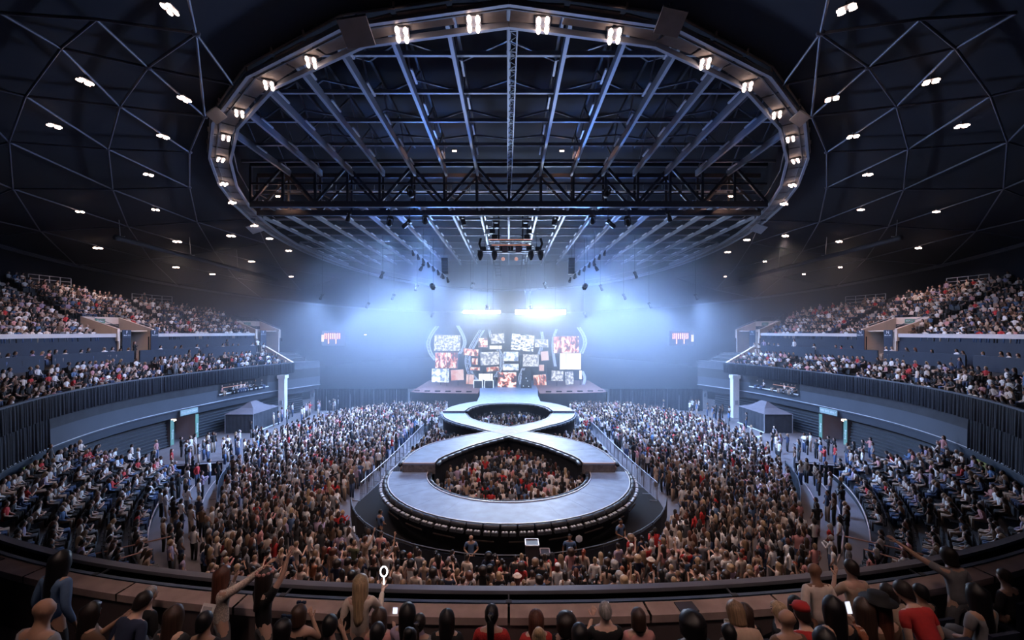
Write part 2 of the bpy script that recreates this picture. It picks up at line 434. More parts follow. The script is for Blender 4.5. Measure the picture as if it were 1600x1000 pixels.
# ------------------------------------------------------------------ the roof inside the oval: rafters, purlins, cross trusses
M_RAFT = mat('rafter_steel', (.33, .35, .40), .5, .2, .12, 1)
M_BRACE = mat('brace_steel', (.20,.23,.30), .5, .2)
M_TRUSS = mat('truss_steel', (.055, .065, .09), .55, .3, .2, 1)
def oval_x(Y, shrink=.6):
    v = 1 - ((Y - c0)/(b0 - shrink))**2
    return (a0 - shrink)*math.sqrt(v) if v > 0 else 0
def oval_y(X, shrink=.6):
    v = 1 - (X/(a0 - shrink))**2
    return c0 - (b0 - shrink)*math.sqrt(max(v, 0))
SP = 2.47
M_TRAY = mat('light_tray', (.75, .78, .85), .4)  # linear light fixtures along the rafters, drawn as pale unlit boxes
for k in range(-7, 8):
    X = k*SP; y0 = max(oval_y(X) + .3, 14.6)
    if y0 < 34: strut('rafter', (X, y0, EYE + 12.5), (X, 36, EYE + 12.5), .17, .45, M_RAFT, roof)
    if y0 < 34:
        strut('rafter_top', (X, y0, EYE + 14.6), (X, 36, EYE + 14.6), .14, .2, M_TRUSS, roof)
        yy = y0 + .5; n = 0
        while yy < 34:
            strut('web', (X, yy, EYE + (12.7 if n % 2 else 14.5)), (X, min(yy + 2.1, 35.9), EYE + (14.5 if n % 2 else 12.7)), .08, .08, M_BRACE, roof); yy += 2.1; n += 1
        for yy in np.arange(y0 + 2, 34, 3.3):
            if k: strut('light_batten', (X - math.copysign(.28, k), yy, EYE + 12.55), (X - math.copysign(.28, k), yy + 1.3, EYE + 12.55), .10, .08, M_TRAY, roof)
for k in range(-10, 11):
    X = k*SP; y0 = max(oval_y(X) + .3, 36.3)
    if y0 < 66:
        strut('rafter', (X, y0, EYE + 10.35), (X, 70, EYE + 10.35), .19, .3, M_RAFT, roof)
        for yy in np.arange(y0 + 1.2, 66, 3.5):
            if k: strut('light_batten', (X - math.copysign(.3, k), yy, EYE + 10.4), (X - math.copysign(.3, k), yy + 1.5, EYE + 10.4), .12, .08, M_TRAY, roof)
for Y in (17.8, 20.9, 24.2, 27.5, 31.0, 34.0):
    x = oval_x(Y)
    if x > 2: strut('purlin', (-x, Y, EYE + 12.75), (x, Y, EYE + 12.75), .16, .2, M_RAFT, roof)
for Y in (39.5, 43.0, 46.3, 50, 54, 58, 63, 68):
    x = oval_x(Y); strut('purlin', (-x, Y, EYE + 10.6), (x, Y, EYE + 10.6), .14, .16, M_RAFT, roof)
# high bracing above the rafters
for k in range(-6, 6):
    for Y0, Y1 in ((20.9, 24.2), (24.2, 27.5), (27.5, 31), (31, 34)):
        a, b = (k*SP, Y0), ((k+1)*SP, Y1)
        if (k + int(Y0)) % 2: a, b = ((k+1)*SP, Y0), (k*SP, Y1)
        if oval_y(max(abs(a[0]), abs(b[0]))) < Y0: strut('brace', (*a, EYE + 13.4), (*b, EYE + 14.4), .10, .10, M_BRACE, roof)
for Y in (36.0, 38.6):
    x = oval_x(Y, .9)
    strut('truss_chord', (-x, Y, EYE + 10.05), (x, Y, EYE + 10.05), .34, .45, M_TRUSS, roof)
    strut('truss_chord', (-x, Y, EYE + 13.2), (x, Y, EYE + 13.2), .3, .34, M_TRUSS, roof)
    strut('truss_chord', (-x, Y, EYE + 11.7), (x, Y, EYE + 11.7), .12, .14, M_TRUSS, roof)
    n = 16
    for k in range(n):
        xa, xb = -x + 2*x*k/n, -x + 2*x*(k+1)/n
        strut('truss_post', (xa, Y, EYE + 10.2), (xa, Y, EYE + 13.1), .18, .18, M_TRUSS, roof)
        za, zb = (10.2, 13.1) if (k % 2 == 0) else (13.1, 10.2)
        strut('truss_web', (xa, Y, EYE + za), (xb, Y, EYE + zb), .2, .2, M_TRUSS, roof)
        if Y > 37 and k % 2 == 0: strut('truss_web', (xa, Y, EYE + 11.7), (xb, Y, EYE + 10.2), .1, .1, M_RAFT, roof)
M_GRATE = mat('catwalk_grate', (.36, .27, .22), .7, .2, .15, 3)
x = oval_x(37.3, 1.2)
for k in range(24):
    xa, xb = -x + 2*x*k/24, -x + 2*x*(k+1)/24 - .08
    strut('grate', (xa, 37.3, EYE + 10.35), (xb, 37.3, EYE + 10.35), 1.1, .08, M_GRATE, roof)
    strut('grate', (xa, 40.2, EYE + 12.3), (xb, 40.2, EYE + 12.3), .8, .08, M_GRATE, roof)
    strut('guard_post', (xa, 40.6, EYE + 12.3), (xa, 40.6, EYE + 13.3), .06, .06, M_STEEL, roof)
strut('guard_rail', (-x, 40.6, EYE + 13.3), (x, 40.6, EYE + 13.3), .06, .06, M_STEEL, roof)
strut('guard_rail', (-x, 36.7, EYE + 11.4), (x, 36.7, EYE + 11.4), .05, .05, M_STEEL, roof)

# ------------------------------------------------------------------ fascia, curtains, retracted bleachers, doors, columns below the middle stand
M_CURT = mat('black_drape', (.010, .013, .022), .75, 0, .3, 5)
M_SLAT = mat('bleacher_slat', (.045, .05, .06), .5, .1, .1, 2)
def drape(name, ii, o0, z0, z1, amp, parent, seed):
    rn = random.Random(seed); rows = [[], [], [], []]
    for a in range(len(ii) - 1):
        for q in range(10):
            f = q/10; i = ii[a]; j = ii[a+1]
            p = BOWL[i]*(1-f) + BOWL[j]*f; n = BOWLN[i]*(1-f) + BOWLN[j]*f
            ph = (a*10 + q)*.95 + math.sin(a*1.3 + q*.13)*1.5
            wv = math.sin(ph)*amp + math.sin(ph*.43 + seed)*amp*.6 + rn.uniform(-.3, .3)*amp
            for r, (zz, kx) in enumerate(((z0, .35), (z0*.72 + z1*.28, .8), (z0*.3 + z1*.7, 1.0), (z1, 1.1))):
                pp = p + n*(o0 + wv*kx); rows[r].append((pp[0], pp[1], zz + (rn.uniform(-.02, .02) if r == 3 else 0)))
    return MB().grid(rows).obj(name, M_CURT, parent, True)
for sx in (-1, 1):
    S = SIDEWORD[sx]
    ii = side_range(sx, 12, 58)
    cu = empty('stand_drape', (0,0,0), label=f'long black pleated drape hung along the middle stand on the {S} side', category='curtain')
    for a in range(0, len(ii) - 3, 14):
        seg = ii[a:a + 15]
        if len(seg) > 2: drape('drape_panel', seg, -.12, 6.5, 5.15 if BOWL[seg[0],1] < 50 else 5.3, .055, cu, a + 3)
    lo = side_range(sx, 15, 28.2)
    c2 = empty('window_drape', (0,0,0), label=f'black drape covering the lower opening beside the {S} side bleachers', category='curtain')
    for a in range(0, len(lo) - 3, 14):
        seg = lo[a:a + 15]
        if len(seg) > 2: drape('drape_panel', seg, -.02, 5.2, 3.3, .06, c2, a + 11)
    fa = MB().grid(strip(side_range(sx, 11, 62), [(.05, 5.4), (.05, 3.35), (-.02, 3.30), (-.02, 3.2), (.10, 3.15), (.3, 2.55), (.9, 2.5)])).obj('fascia_wall', M_FASCIA, kind='structure', label=f'grey fascia band below the drape on the {S} side')
    MB().grid(strip(side_range(sx, 11, 62), [(-.03, 3.36), (-.06, 3.33), (-.03, 3.30)])).obj('trim', M_STEEL, fa)
    # retracted bleacher: a stack of slats, with the exit opening left free
    bw = empty('retracted_bleacher', (*bowl(side_range(sx, 36, 40)[0], .6), 0), label=f'stack of dark horizontal bleacher slats folded under the {S} side stand', category='bleacher')
    inv = Matrix.Translation(-Vector(bw.location))
    def slats(y0, y1):
        q = side_range(sx, y0, y1)
        for k in range(9):
            z = .12 + k*.27; o = .55 + .028*k
            MB().grid(strip(q, [(o, z), (o - .12, z + .02), (o - .12, z + .07), (o + .02, z + .10), (o + .02, z + .27)])).obj('slat', M_SLAT, bw).matrix_parent_inverse = inv
    slats(27, 41.2); slats(44.6, 60)
    # exit opening
    q = side_range(sx, 41.2, 44.6)
    d = empty(f'door_{1 if sx < 0 else 2}', (*bowl(q[len(q)//2], 1.5), 0), kind='structure', label=f'recessed exit opening with purple-grey side wall on the {S} side')
    inv = Matrix.Translation(-Vector(d.location))
    M_DOORW = mat('door_lining', (.30, .26, .28), .8, 0, .08, 1); M_DOOR = mat('grey_door', (.17, .19, .23), .6, 0, .08, 1)
    def pan(name, i, off0, off1, z0, z1, m, j=None):
        a, b = bowl(i, off0), bowl(j if j is not None else i, off1)
        return_ = MB().bar((a[0], a[1], (z0+z1)/2), (b[0], b[1], (z0+z1)/2), .12, z1 - z0).obj(name, m, d); return_.matrix_parent_inverse = inv
    pan('jamb', q[0], .5, 2.6, 0, 2.6, M_DOORW); pan('jamb', q[-1], .5, 2.6, 0, 2.6, M_DOORW)
    pan('door_leaf', q[0], 2.6, 2.6, 0, 2.2, M_DOOR, q[len(q)//2]); pan('door_leaf', q[len(q)//2], 2.6, 2.6, 0, 2.2, M_DOOR, q[-1])
    pan('lintel', q[0], 2.55, 2.55, 2.2, 2.7, M_BLACK, q[-1])
    # signs at the exit
    M_SIGNG = mat('sign_green', (.16, .33, .24), .6); M_SIGNP = mat('sign_pale', (.30, .42, .40), .6); M_PRINT = mat('white_print', (.85, .9, .9), .6)
    a, b = Vector((*bowl(q[0], -.06), 2.95)), Vector((*bowl(q[-1], -.06), 2.95))
    right = (b - a).normalized() * (1 if sx < 0 else -1); c = (a + b)/2
    sg = empty('exit_sign', c, label=f'pale green fire exit board above the {S} side exit opening', category='sign')
    bd = MB().bar(-right*1.05, right*1.05, .05, .5).obj('board', M_SIGNP, sg)
    nrm = right.cross(Vector((0,0,1))).normalized()
    link('lettering', text_mesh('FIRE EXIT ONLY', .26, M_PRINT), bd, facing(nrm*.04, right))
    for e, i in (('far', q[-1]), ('near', q[0])):
        p = Vector((*bowl(i, .38), 1.3))
        sb = empty('exit_banner', p, label=f'tall green banner at the {e} edge of the {S} side exit opening', category='banner')
        bd = MB().bar(-right*.2, right*.2, .04, 2.3).obj('panel', M_SIGNG, sb)
        link('lettering', text_mesh('Standing', .26, M_PRINT), bd, facing(nrm*.035 + Vector((0,0,-.2)), (0,0,1), -right))
    lp = MB().box((0,0,0), (.5,.3,.12)).obj('exit_light', M_LAMPSMALL, label=f'small lit lamp under the lintel of the {S} side exit', category='lamp'); lp.location = (*bowl(q[1], .6), 2.35)
    # yellow-green sign over the near opening
    j = side_range(sx, 25.5, 27)[0]
    a = Vector((*bowl(j, -.35), 2.75)); t = Vector((-BOWLN[j,1], BOWLN[j,0], 0)).normalized(); t = t if t.x*1 > 0 else -t
    ws = empty('way_out_sign', a, label=f'yellow-green sign hung above the seated block on the {S} side', category='sign')
    bd = MB().bar(-t*.95, t*.95, .06, .6).obj('board', mat('sign_lime', (.35, .45, .12), .6), ws)
    link('lettering', text_mesh('Exit', .34, M_PRINT), bd, facing(t.cross(Vector((0,0,1)))*.045, t))
    # pale columns
    for (px, Y, word) in ((442, 55.5, 'nearer'), (491, 62, 'farther')):
        p = at(px if sx < 0 else 1590 - px, 600, Y)
        cl = MB().box((0,0,2.6), (.75,.75,5.2)).box((0,0,5.0), (.95,.95,.4)).obj('column', M_WHITE, kind='structure', label=f'{word} pale column under the {S} side stand')
        cl.location = (p.x, Y, 0)
        MB().box((.0,-.42,1.9), (.35,.16,.5)).obj('junction_box', M_STEEL, cl)
    # suite window with a white ledge
    q = side_range(sx, 46.5, 54)
    wn = MB().grid(strip(q, [(.02, 5.15), (.02, 4.0)])).obj(f'window_{1 if sx<0 else 2}', M_BLACK, kind='structure', label=f'dark suite window with white ledge on the {S} side')
    MB().grid(strip(q, [(-.15, 3.95), (-.15, 4.05), (.03, 4.05)])).obj('ledge', M_WHITE, wn)
    MB().grid(strip(q[2:14], [(-.02, 4.62), (-.02, 4.66)])).obj('light_strip', mat('amber_strip', (.5,.25,.15), emit=(1,.45,.3), estr=.6), wn)
    # end wall wedge of the middle stand
    i = side_range(sx, 57.5, 60)[0]
    MB().add([(*bowl(i, 0), 5.6), (*bowl(i, 4.7), 5.6), (*bowl(i, 4.7), 8.6), (*bowl(i, 0), 6.6), (*bowl(i+1, 0), 5.6), (*bowl(i+1, 4.7), 5.6), (*bowl(i+1, 4.7), 8.6), (*bowl(i+1, 0), 6.6)],
        [(0,1,2,3),(7,6,5,4),(0,4,5,1),(1,5,6,2),(2,6,7,3),(3,7,4,0)]).obj('end_wall', M_TAN, kind='structure', label=f'tan end wall of the middle stand on the {S} side')

# ------------------------------------------------------------------ vomitories of the upper stand with their banners
M_BANNER = mat('banner_navy', (.012, .020, .045), .7); M_LET = mat('banner_print', (.75, .8, .88), .6)
M_EXITLIT = mat('exit_lit', (.9, 1, .95), emit=(.75, 1, .9), estr=2.5)
VOMS = {}
def vomitory(sx, px, nm, letter, two):
    S = SIDEWORD[sx]
    i = idx_at((px - CX)/F, 7.0); VOMS.setdefault(sx, []).append(i)
    p = Vector((*bowl(i, 7.0), 0)); r = Vector((*BOWLN[i], 0)).normalized(); t = Vector((-r.y, r.x, 0))
    if t.x*1 < 0: t = -t          # t points to the right in the picture
    o = empty('vomitory', (p.x, p.y, 7.6), kind='structure', label=f'tan stair portal {nm} cut into the upper stand on the {S} side')
    def L(a, b, z): return Vector((r.x*b + t.x*a, r.y*b + t.y*a, z - 7.6))
    sh = .55*sx
    def wing(a0, a1, name):
        q = [L(a0, -.25, 9.6), L(a0, 3.6, 9.6), L(a0, 3.6, 11.95), L(a0, -.25, 10.75)]
        q2 = [L(a1, -.25, 9.6), L(a1, 3.6, 9.6), L(a1, 3.6, 11.95), L(a1, -.25, 10.75)]
        MB().add(q + q2, [(0,1,2,3),(7,6,5,4),(0,4,5,1),(1,5,6,2),(2,6,7,3),(3,7,4,0)]).obj(name, M_TAN, o)
    wing(-2.0, -1.75, 'wing_wall'); wing(1.75, 2.0, 'wing_wall')
    MB().bar(L(-1.9, 3.6, 11.1), L(1.9, 3.6, 11.1), .2, 1.7, ).obj('rear_wall', M_TAN, o)
    MB().bar(L(-1.9, 1.6, 10.55), L(1.9, 1.6, 10.55), 2.6, .12).obj('lintel', M_TAN, o)
    for a in (-1.75, 1.75):
        MB().bar(L(a, -.2, 9.0), L(a, 2.2, 9.0), .14, 3.0).obj('lining', M_TAN, o)
    MB().bar(L(-1.7, 2.2, 9.0), L(1.7, 2.2, 9.0), .12, 3.0).obj('lining', M_TAN, o)
    MB().bar(L(.15, 1.2, 9.0), L(.95, 2.1, 9.0), .12, 3.0).obj('lining', M_TAN, o)
    MB().bar(L(.35, 2.1, 8.9), L(.75, 2.1, 8.9), .06, .3).obj('wall_plate', M_DARKSTEEL, o)
    for a in (-1.8, 1.8):
        MB().tube([L(a, -.2, 11.0), L(a, 3.6, 12.2)], .03, 5).obj('handrail', M_STEEL, o)
    g = MB().bar(L(-.75, 3.45, 11.55), L(.25, 3.45, 11.55), .06, .45).obj('green_sign', mat('sign_dullgreen', (.12, .25, .18), .6), o)
    link('lettering', text_mesh('Toilets', .24, M_LET), g, facing(L(-.25, 3.40, 11.55), t))
    MB().bar(L(-.3, 3.45, 11.05), L(.1, 3.45, 11.05), .06, .2).obj('exit_lamp', M_EXITLIT, o)
    places = ((-1.15, .45), (1.95, .45)) if two else ((-.9, .45),)
    for n_, (a, hw) in enumerate(places):
        b = empty('stand_banner', o.location + L(a if sx < 0 else -a, -.32, 9.55), label=f'navy banner lettered {letter} at the {"near" if (n_ == 0) else "far"} side of the {nm} {S} portal', category='banner')
        MB().bar(-t*hw, t*hw, .05, 2.2).obj('cloth', M_BANNER, b)
        hp = MB().bar(-t*hw + Vector((0,0,.72)), t*hw + Vector((0,0,.72)), .056, .74).obj('head_panel', mat('banner_head', (.025, .04, .075), .7), b)
        fr = t.cross(Vector((0,0,1)))*.05
        link('lettering', text_mesh(letter, .42, M_LET), hp, facing(fr + Vector((0,0,.86)), t))
        link('lettering', text_mesh('Block 212' if letter == 'F' else 'Block 207', .17, M_LET), hp, facing(fr + Vector((0,0,.58)), t))
    return o
for sx in (-1, 1):
    vomitory(sx, 212 if sx < 0 else 1376, 'nearer', SIDEWORD[sx], True)
    vomitory(sx, 418 if sx < 0 else 1170, 'farther', SIDEWORD[sx], False)

# ================================================================== THINGS
# ------------------------------------------------------------------ oval lighting catwalk
M_CATW = mat('catwalk_panel', (.24, .22, .215), .7, .1, .25, 3)
M_CATR = mat('catwalk_beam', (.42, .45, .52), .4, .4, .1, 2)
M_CATG = mat('catwalk_guard', (.50, .41, .37), .6, .2, .2, 3)
ow = empty('lighting_catwalk', (0, c0, EYE + 10.2), label='oval steel lighting catwalk ringing the roof with rails and grey deck plates', category='catwalk')
NSEG = 44
def ringpt(th, off, dz):
    c = Vector((a0*math.sin(th), -b0*math.cos(th), 0)); n = Vector((b0*math.sin(th), -a0*math.cos(th), 0)).normalized()
    return c + n*off + Vector((0, 0, dz))
# more, shorter bays near the ends of the oval
tts = []
for k in range(NSEG):
    f = 2*math.pi*(k + .5)/NSEG
    tts.append(math.atan2(a0*math.sin(f)*1.0, a0*math.cos(f)) if False else f)
arc = resample([tuple(ringpt(t, 0, 0)) for t in np.linspace(0, 2*math.pi, 721)], NSEG + 1)
tts = [math.atan2(p[0]/a0, -p[1]/b0) for p in arc[:-1]]
for k in range(NSEG):
    t0, t1 = tts[k], tts[(k+1) % NSEG]
    if t1 < t0: t1 += 2*math.pi
    tm = (t0 + t1)/2; wy = c0 - b0*math.cos(tm)
    strut('inner_beam', ringpt(t0, -.55, 0), ringpt(t1, -.55, 0), .13, .2, M_CATR, ow)
    strut('outer_beam', ringpt(t0, .5, 0), ringpt(t1, .5, 0), .13, .2, M_CATR, ow)
    if wy > 100: continue
    nn = max(1, int((ringpt(t0,0,0) - ringpt(t1,0,0)).length / 1.6))
    for q in range(nn):
        ta, tb = t0 + (t1-t0)*(q + .03)/nn, t0 + (t1-t0)*(q + .95)/nn
        strut('deck_plate', ringpt(ta, 0, .06), ringpt(tb, 0, .06), .9, .05, M_CATW, ow)
        strut('post', ringpt(ta, .55, .1), ringpt(ta, .62, 1.15), .06, .06, M_CATG, ow)
    for h, wd in ((.35, .16), (.75, .14), (1.15, .10)):
        strut('guard_rail', ringpt(t0, .58 + h*.05, h), ringpt(t1, .58 + h*.05, h), .06, wd, M_CATG, ow)
    strut('guard_rail', ringpt(t0, -.6, 1.1), ringpt(t1, -.6, 1.1), .05, .05, M_CATG, ow)
    strut('conduit', ringpt(t0, .2, .02), ringpt(t1, .2, .02), .05, .05, M_DARKSTEEL, ow)

# floodlight clusters: four lamps on a plate
lampm = MB().tube([(0,-.13,0),(0,-.05,0),(0,.05,0),(0,.13,0)], [.045,.066,.066,.045], 8).mesh('lamp', M_LAMP, True)
lamp_d = lampm.copy(); lamp_d.materials.clear(); lamp_d.materials.append(M_LAMPD)
platem = MB().box((0,0,.09), (.42,.5,.05)).box((0,0,.2),(.08,.08,.22)).mesh('mounting_plate', M_DARKSTEEL)
def cluster(loc, rz, label, group, scale=1.0, energy=0, angle=150, aim=None, lm=None):
    o = empty('floodlight_cluster', loc, rz, label=label, category='floodlight', group=group)
    o.scale = (scale,)*3
    link('mounting_plate', platem, o)
    for x in (-.12, .12):
        for y in (-.19, .19): link('lamp', lm or lampm, o, Matrix.Translation((x, y, 0)))
    if energy:
        spot('flood_beam', Vector(loc) + Vector((0,0,-.12)), aim or (loc[0]*.75, loc[1] + 3, 0), energy, WARM, angle, .7, .25)
    return o
ORD = ['first','second','third','fourth','fifth','sixth','seventh','eighth','ninth','tenth','eleventh','twelfth','thirteenth','fourteenth','fifteenth','sixteenth','seventeenth','eighteenth','nineteenth','twentieth']
FL = [(740,38),(628,55),(486,98),(420,134),(374,178),(353,216),(345,250),(350,288),(363,317),(397,353),(421,373),(451,392)]
for sx in (-1, 1):
    for n, (x, y) in enumerate(FL):
        px = x if sx < 0 else 1588 - x
        Y = F*10.05/(CY - y - (2 if sx > 0 else 0)); p = at(px, y, Y)
        ang = math.atan2(p.x/a0, (c0 - Y)/b0)
        cluster((p.x, Y, EYE + 10.05), -ang, f'{ORD[n]} floodlight cluster on the {SIDEWORD[sx]} side of the oval catwalk, from its near end', 'catwalk floodlights',
                1.15 if n < 2 else 1.0, 1200 if n < 6 else 200, 84, (p.x*.45, Y + 5, 0))
# luminaires under the dome
DL = [(265,2),(133,118),(288,146),(85,189),(255,206),(232,267),(125,326),(243,323),(153,384),(277,374),(361,365),(275,415),(393,406),(332,426),(455,430)]
for sx in (-1, 1):
    for n, (x, y) in enumerate(DL):
        px = x if sx < 0 else 1588 - x
        p, s = at_dome(px, y)
        if p is None: continue
        p.z -= .25
        cluster(p, math.atan2(p.x, 40 - p.y) + .4, f'{ORD[n]} lamp cluster under the {SIDEWORD[sx]} side dome ribs, counted from the top', 'dome lamps', .75 + .35*(p.y > 40),
                1500 if p.y > 25 else 50, 110, (p.x*1.12, p.y + 3, 8), lamp_d)
# two more clusters above the near balcony
for sx in (-1, 1):
    cluster((sx*5, 2.5, EYE + 8.3), 0, f'lamp cluster over the near balcony towards the {SIDEWORD[sx]} side', 'dome lamps', 1, 1300, 62, (sx*1.2, 6.3, 5.5), lamp_d)
# grey loudspeaker boards hung from the catwalk
M_SPK = mat('speaker_grey', (.42, .42, .45), .6, 0, .1, 3)
for n, (px, py, wd, tl, word) in enumerate(((557,50,.95,.25,'on the F side near end'),(1048,34,.8,.35,'on the N side near end'),(338,180,.6,1.0,'on the F side middle'),(1250,185,.6,1.0,'on the N side middle'),(398,357,1.1,.5,'on the F side far bend'),(1186,357,1.1,.5,'on the N side far bend'))):
    Y = F*9.9/(CY - py); p = at(px, py, Y); sx = -1 if px < 795 else 1
    o = empty('speaker_board', p, label=f'square grey loudspeaker board hung below the catwalk {word}', category='loudspeaker')
    mt = Matrix.Rotation(sx*tl*.6, 4, 'Y') @ Matrix.Rotation(-.45, 4, 'X')
    MB().box((0,0,0), (wd, wd, .12), mtx=mt).obj('cabinet', M_SPK, o)
    MB().box((0,0,.35), (.08,.08,.6)).obj('hanger', M_DARKSTEEL, o)
# small black spotlights clamped on the catwalk guard rail
M_CAN = mat('spot_can', (.02,.02,.022), .5)
for n, t in enumerate([-1.0,-.82,-.66,-.5,-.42,-.30,-.22,.2,.28,.40,.5,.64,.8,.98]):
    p = ringpt(t, .75, .95) + Vector(ow.location)
    o = empty('theatre_spotlight', p, math.atan2(-p.x, 40-p.y), label=f'black theatre spotlight clamped on the catwalk guard rail, {ORD[n]} from the F side', category='spotlight')
    MB().tube([(0,-.25,.1),(0,.1,0),(0,.32,-.1)], [.1,.14,.17], 10).obj('housing', M_CAN, o)
    MB().box((0,0,-.2), (.36,.05,.3)).obj('yoke', M_CAN, o)
    MB().box((.0,.36,-.02), (.34,.03,.3)).obj('barn_door', M_CATG, o)
# central cable truss running under the rafters
ct = empty('cable_truss', (0, 13, EYE + 11.6), label='black lattice cable truss running along the middle of the roof', category='truss')
for a in (-.16, .16):
    for z in (0, .32): strut('chord', (a + .2, 0, z), (a, 30, z), .05, .05, M_STEEL, ct)
for k in range(46):
    y = k*.65; xo = .2*(1 - y/30)
    strut('lacing', (-.16 + xo, y, 0), (.16 + xo, y + .32, 0), .035, .035, M_DARKSTEEL, ct)
    strut('lacing', (.16 + xo, y + .32, 0), (-.16 + xo, y + .65, 0), .035, .035, M_DARKSTEEL, ct)
    if k % 2: strut('rung', (-.16 + xo, y, 0), (.16 + xo, y, 0), .05, .05, M_STEEL, ct)
cb = MB().tube([Vector(q) for q in catmull([(.35,14,EYE+11.4),(.1,14.2,EYE+10.6),(-.5,14.6,EYE+10.3),(-1.2,15.2,EYE+10.5),(-1.6,15.6,EYE+11.2)], 8)], .045, 6).obj('power_cable', mat('cable_grey', (.25,.24,.24), .6), label='thick grey cable looping below the near end of the oval catwalk', category='cable')

# ------------------------------------------------------------------ figure-eight stage
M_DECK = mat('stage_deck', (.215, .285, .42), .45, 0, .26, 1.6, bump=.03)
M_DECKX = mat('crossing_deck', (.42, .34, .35), .5, 0, .2, 3)
M_SKIRT = mat('stage_skirt', (.010, .011, .014), .7)
M_PAD = mat('edge_padding', (.03, .034, .042), .35)
M_EDGE = mat('edge_strip', (.62, .58, .56), .35, .3)
M_RISER = mat('riser_board', (.11, .10, .11), .6, 0, .5, 6)
ZF, ZM, ZB = 1.7, 2.3, 2.57
stage = empty('runway_stage', (0, 37, 0), label='pale grey figure-eight runway stage with black padded edges and two crowd wells', category='stage')
sinv = Matrix.Translation(-Vector(stage.location))
def spart(b, name, m, smooth=False):
    o = b.obj(name, m, stage, smooth); o.matrix_parent_inverse = sinv; return o
def arcpts(a, b, t0, t1, n): return [(a*math.sin(t), 28.6 - b*math.cos(t)) for t in np.linspace(t0, t1, n)]
N1 = 26
fo = arcpts(7.3, 7.8, -math.pi/2, math.pi/2, N1*4 + 1); fi = arcpts(5.1, 5.2, -math.pi/2, math.pi/2, N1*4 + 1)
for k in range(N1):
    a, b = k*4, k*4 + 4
    po = fo[a:b+1]; pi_ = fi[a:b+1][::-1]
    g = .004
    spart(MB().slab(po + pi_, ZF - .12, ZF - (g if k % 2 else 0)), 'deck_panel', M_DECK)
def mir(p): return [(-x, y) for x, y in p]
LO1 = resample(catmull([(-6.6,28.4),(-6.5,30.5),(-5.7,33.1),(-4.0,35.3),(-1.5,37.4)], 10), 25)
LI1 = resample(catmull([(-4.65,28.4),(-4.5,29.5),(-3.6,31.2),(-2.5,33.0),(0,35.9)], 10), 25)
LO2 = resample(catmull([(-1.5,37.4),(-3.2,39.4),(-4.75,41.1),(-6.0,43.3),(-6.6,45.7)], 10), 25)
LI2 = resample(catmull([(0,39.2),(-2.2,41.0),(-3.7,43.0),(-4.45,45.7)], 10), 25)
LO3 = resample(catmull([(-6.3,45.7),(-6.1,47.5),(-5.1,49.8),(-3.6,51.5)], 10), 25)
LI3 = resample(catmull([(-4.4,45.7),(-4.1,47.5),(-3,49.5),(-1.5,50.35),(0,50.5)], 10), 25)
for s in (1, -1):
    for (A, B, z, n) in ((LO1, LI1, ZM, 6), (LO2, LI2, ZM, 6), (LO3, LI3, ZB, 6)):
        m = 24//n
        for k in range(n):
            po = [(s*x, y) for x, y in A[k*m:k*m+m+1]] + [(s*x, y) for x, y in B[k*m:k*m+m+1][::-1]]
            spart(MB().slab(po, z - .12, z - (.004 if k % 2 else 0)), 'deck_panel', M_DECK)
spart(MB().slab([(0,35.9),(1.5,37.4),(0,39.2),(-1.5,37.4)], ZM - .12, ZM + .003), 'crossing_panel', M_DECKX)
spart(MB().slab([(-3.6,51.5),(0,50.5),(3.6,51.5),(3.6,56.5),(-3.6,56.5)], ZB - .12, ZB), 'deck_panel', M_DECK)
spart(MB().slab([(-3.6,56.5),(3.6,56.5),(3.95,61.98),(-3.95,61.98)], ZB - .12, ZB), 'deck_panel', M_DECK)
# skirts
def skirt(pts, z):
    pts = [tuple(p) for p in pts]
    spart(MB().grid([[(x, y, z - .1) for x, y in pts], [(x, y, 0) for x, y in pts]]), 'skirt', M_SKIRT)
skirt(arcpts(7.25, 7.75, -math.pi/2, math.pi/2, 65), ZF); skirt(arcpts(5.15, 5.25, -math.pi/2, math.pi/2, 65), ZF)
for s in (1, -1):
    for A, z in ((LO1, ZM), (LI1, ZM), (LO2, ZM), (LI2, ZM), (LO3, ZB), (LI3, ZB)): skirt([(s*x, y) for x, y in A], z)
    skirt([(s*3.6, 51.5), (s*3.6, 57)], ZB)
# step faces between the levels, with a pale nosing
for s in (1, -1):
    for (xa, xb, y, z0, z1) in ((4.6, 6.65, 28.45, ZF - .1, ZM), (4.4, 6.6, 45.68, ZM - .1, ZB)):
        spart(MB().box((s*(xa+xb)/2, y, (z0+z1)/2), (xb - xa, .06, z1 - z0)), 'step_face', M_RISER)
        spart(MB().box((s*(xa+xb)/2, y - .02, z1 - .02), (xb - xa, .08, .05)), 'nosing', mat('nosing_strip', (.6,.42,.34), .4))
# padded edge: pale edge strip, black padding rolls, footlights
def edge(pts, z, out, foot=True, pad=True, drop=.08):
    pts = resample(pts, max(3, int(np.linalg.norm(np.diff(np.array(pts), axis=0), axis=1).sum()/.75) + 1))
    for k in range(len(pts) - 1):
        a, b = pts[k], pts[k+1]; d = (b - a)/np.linalg.norm(b - a); n = np.array([d[1], -d[0]])*out
        A = Vector((*(a + n*.02), z + .02)); B = Vector((*(b + n*.02), z + .02))
        st_ = strut('edge_strip', A, B, .05, .04, M_EDGE, stage); st_.matrix_parent_inverse = sinv
        if pad:
            A = Vector((*(a + n*.20 + d*.03), z - drop)); B = Vector((*(b + n*.20 - d*.03), z - drop))
            o = strut('padding_roll', A, B, .26, .26, M_PAD, stage, tube=True); o.matrix_parent_inverse = sinv
        for hf in ((.27, .73) if foot else ()):
            c = a*(1 - hf) + b*hf + n*.42
            o = link('footlight', FOOT, stage, Matrix.Translation((c[0], c[1], z - .28)) @ Matrix.Rotation(math.atan2(d[1], d[0]), 4, 'Z')); o.matrix_parent_inverse = sinv
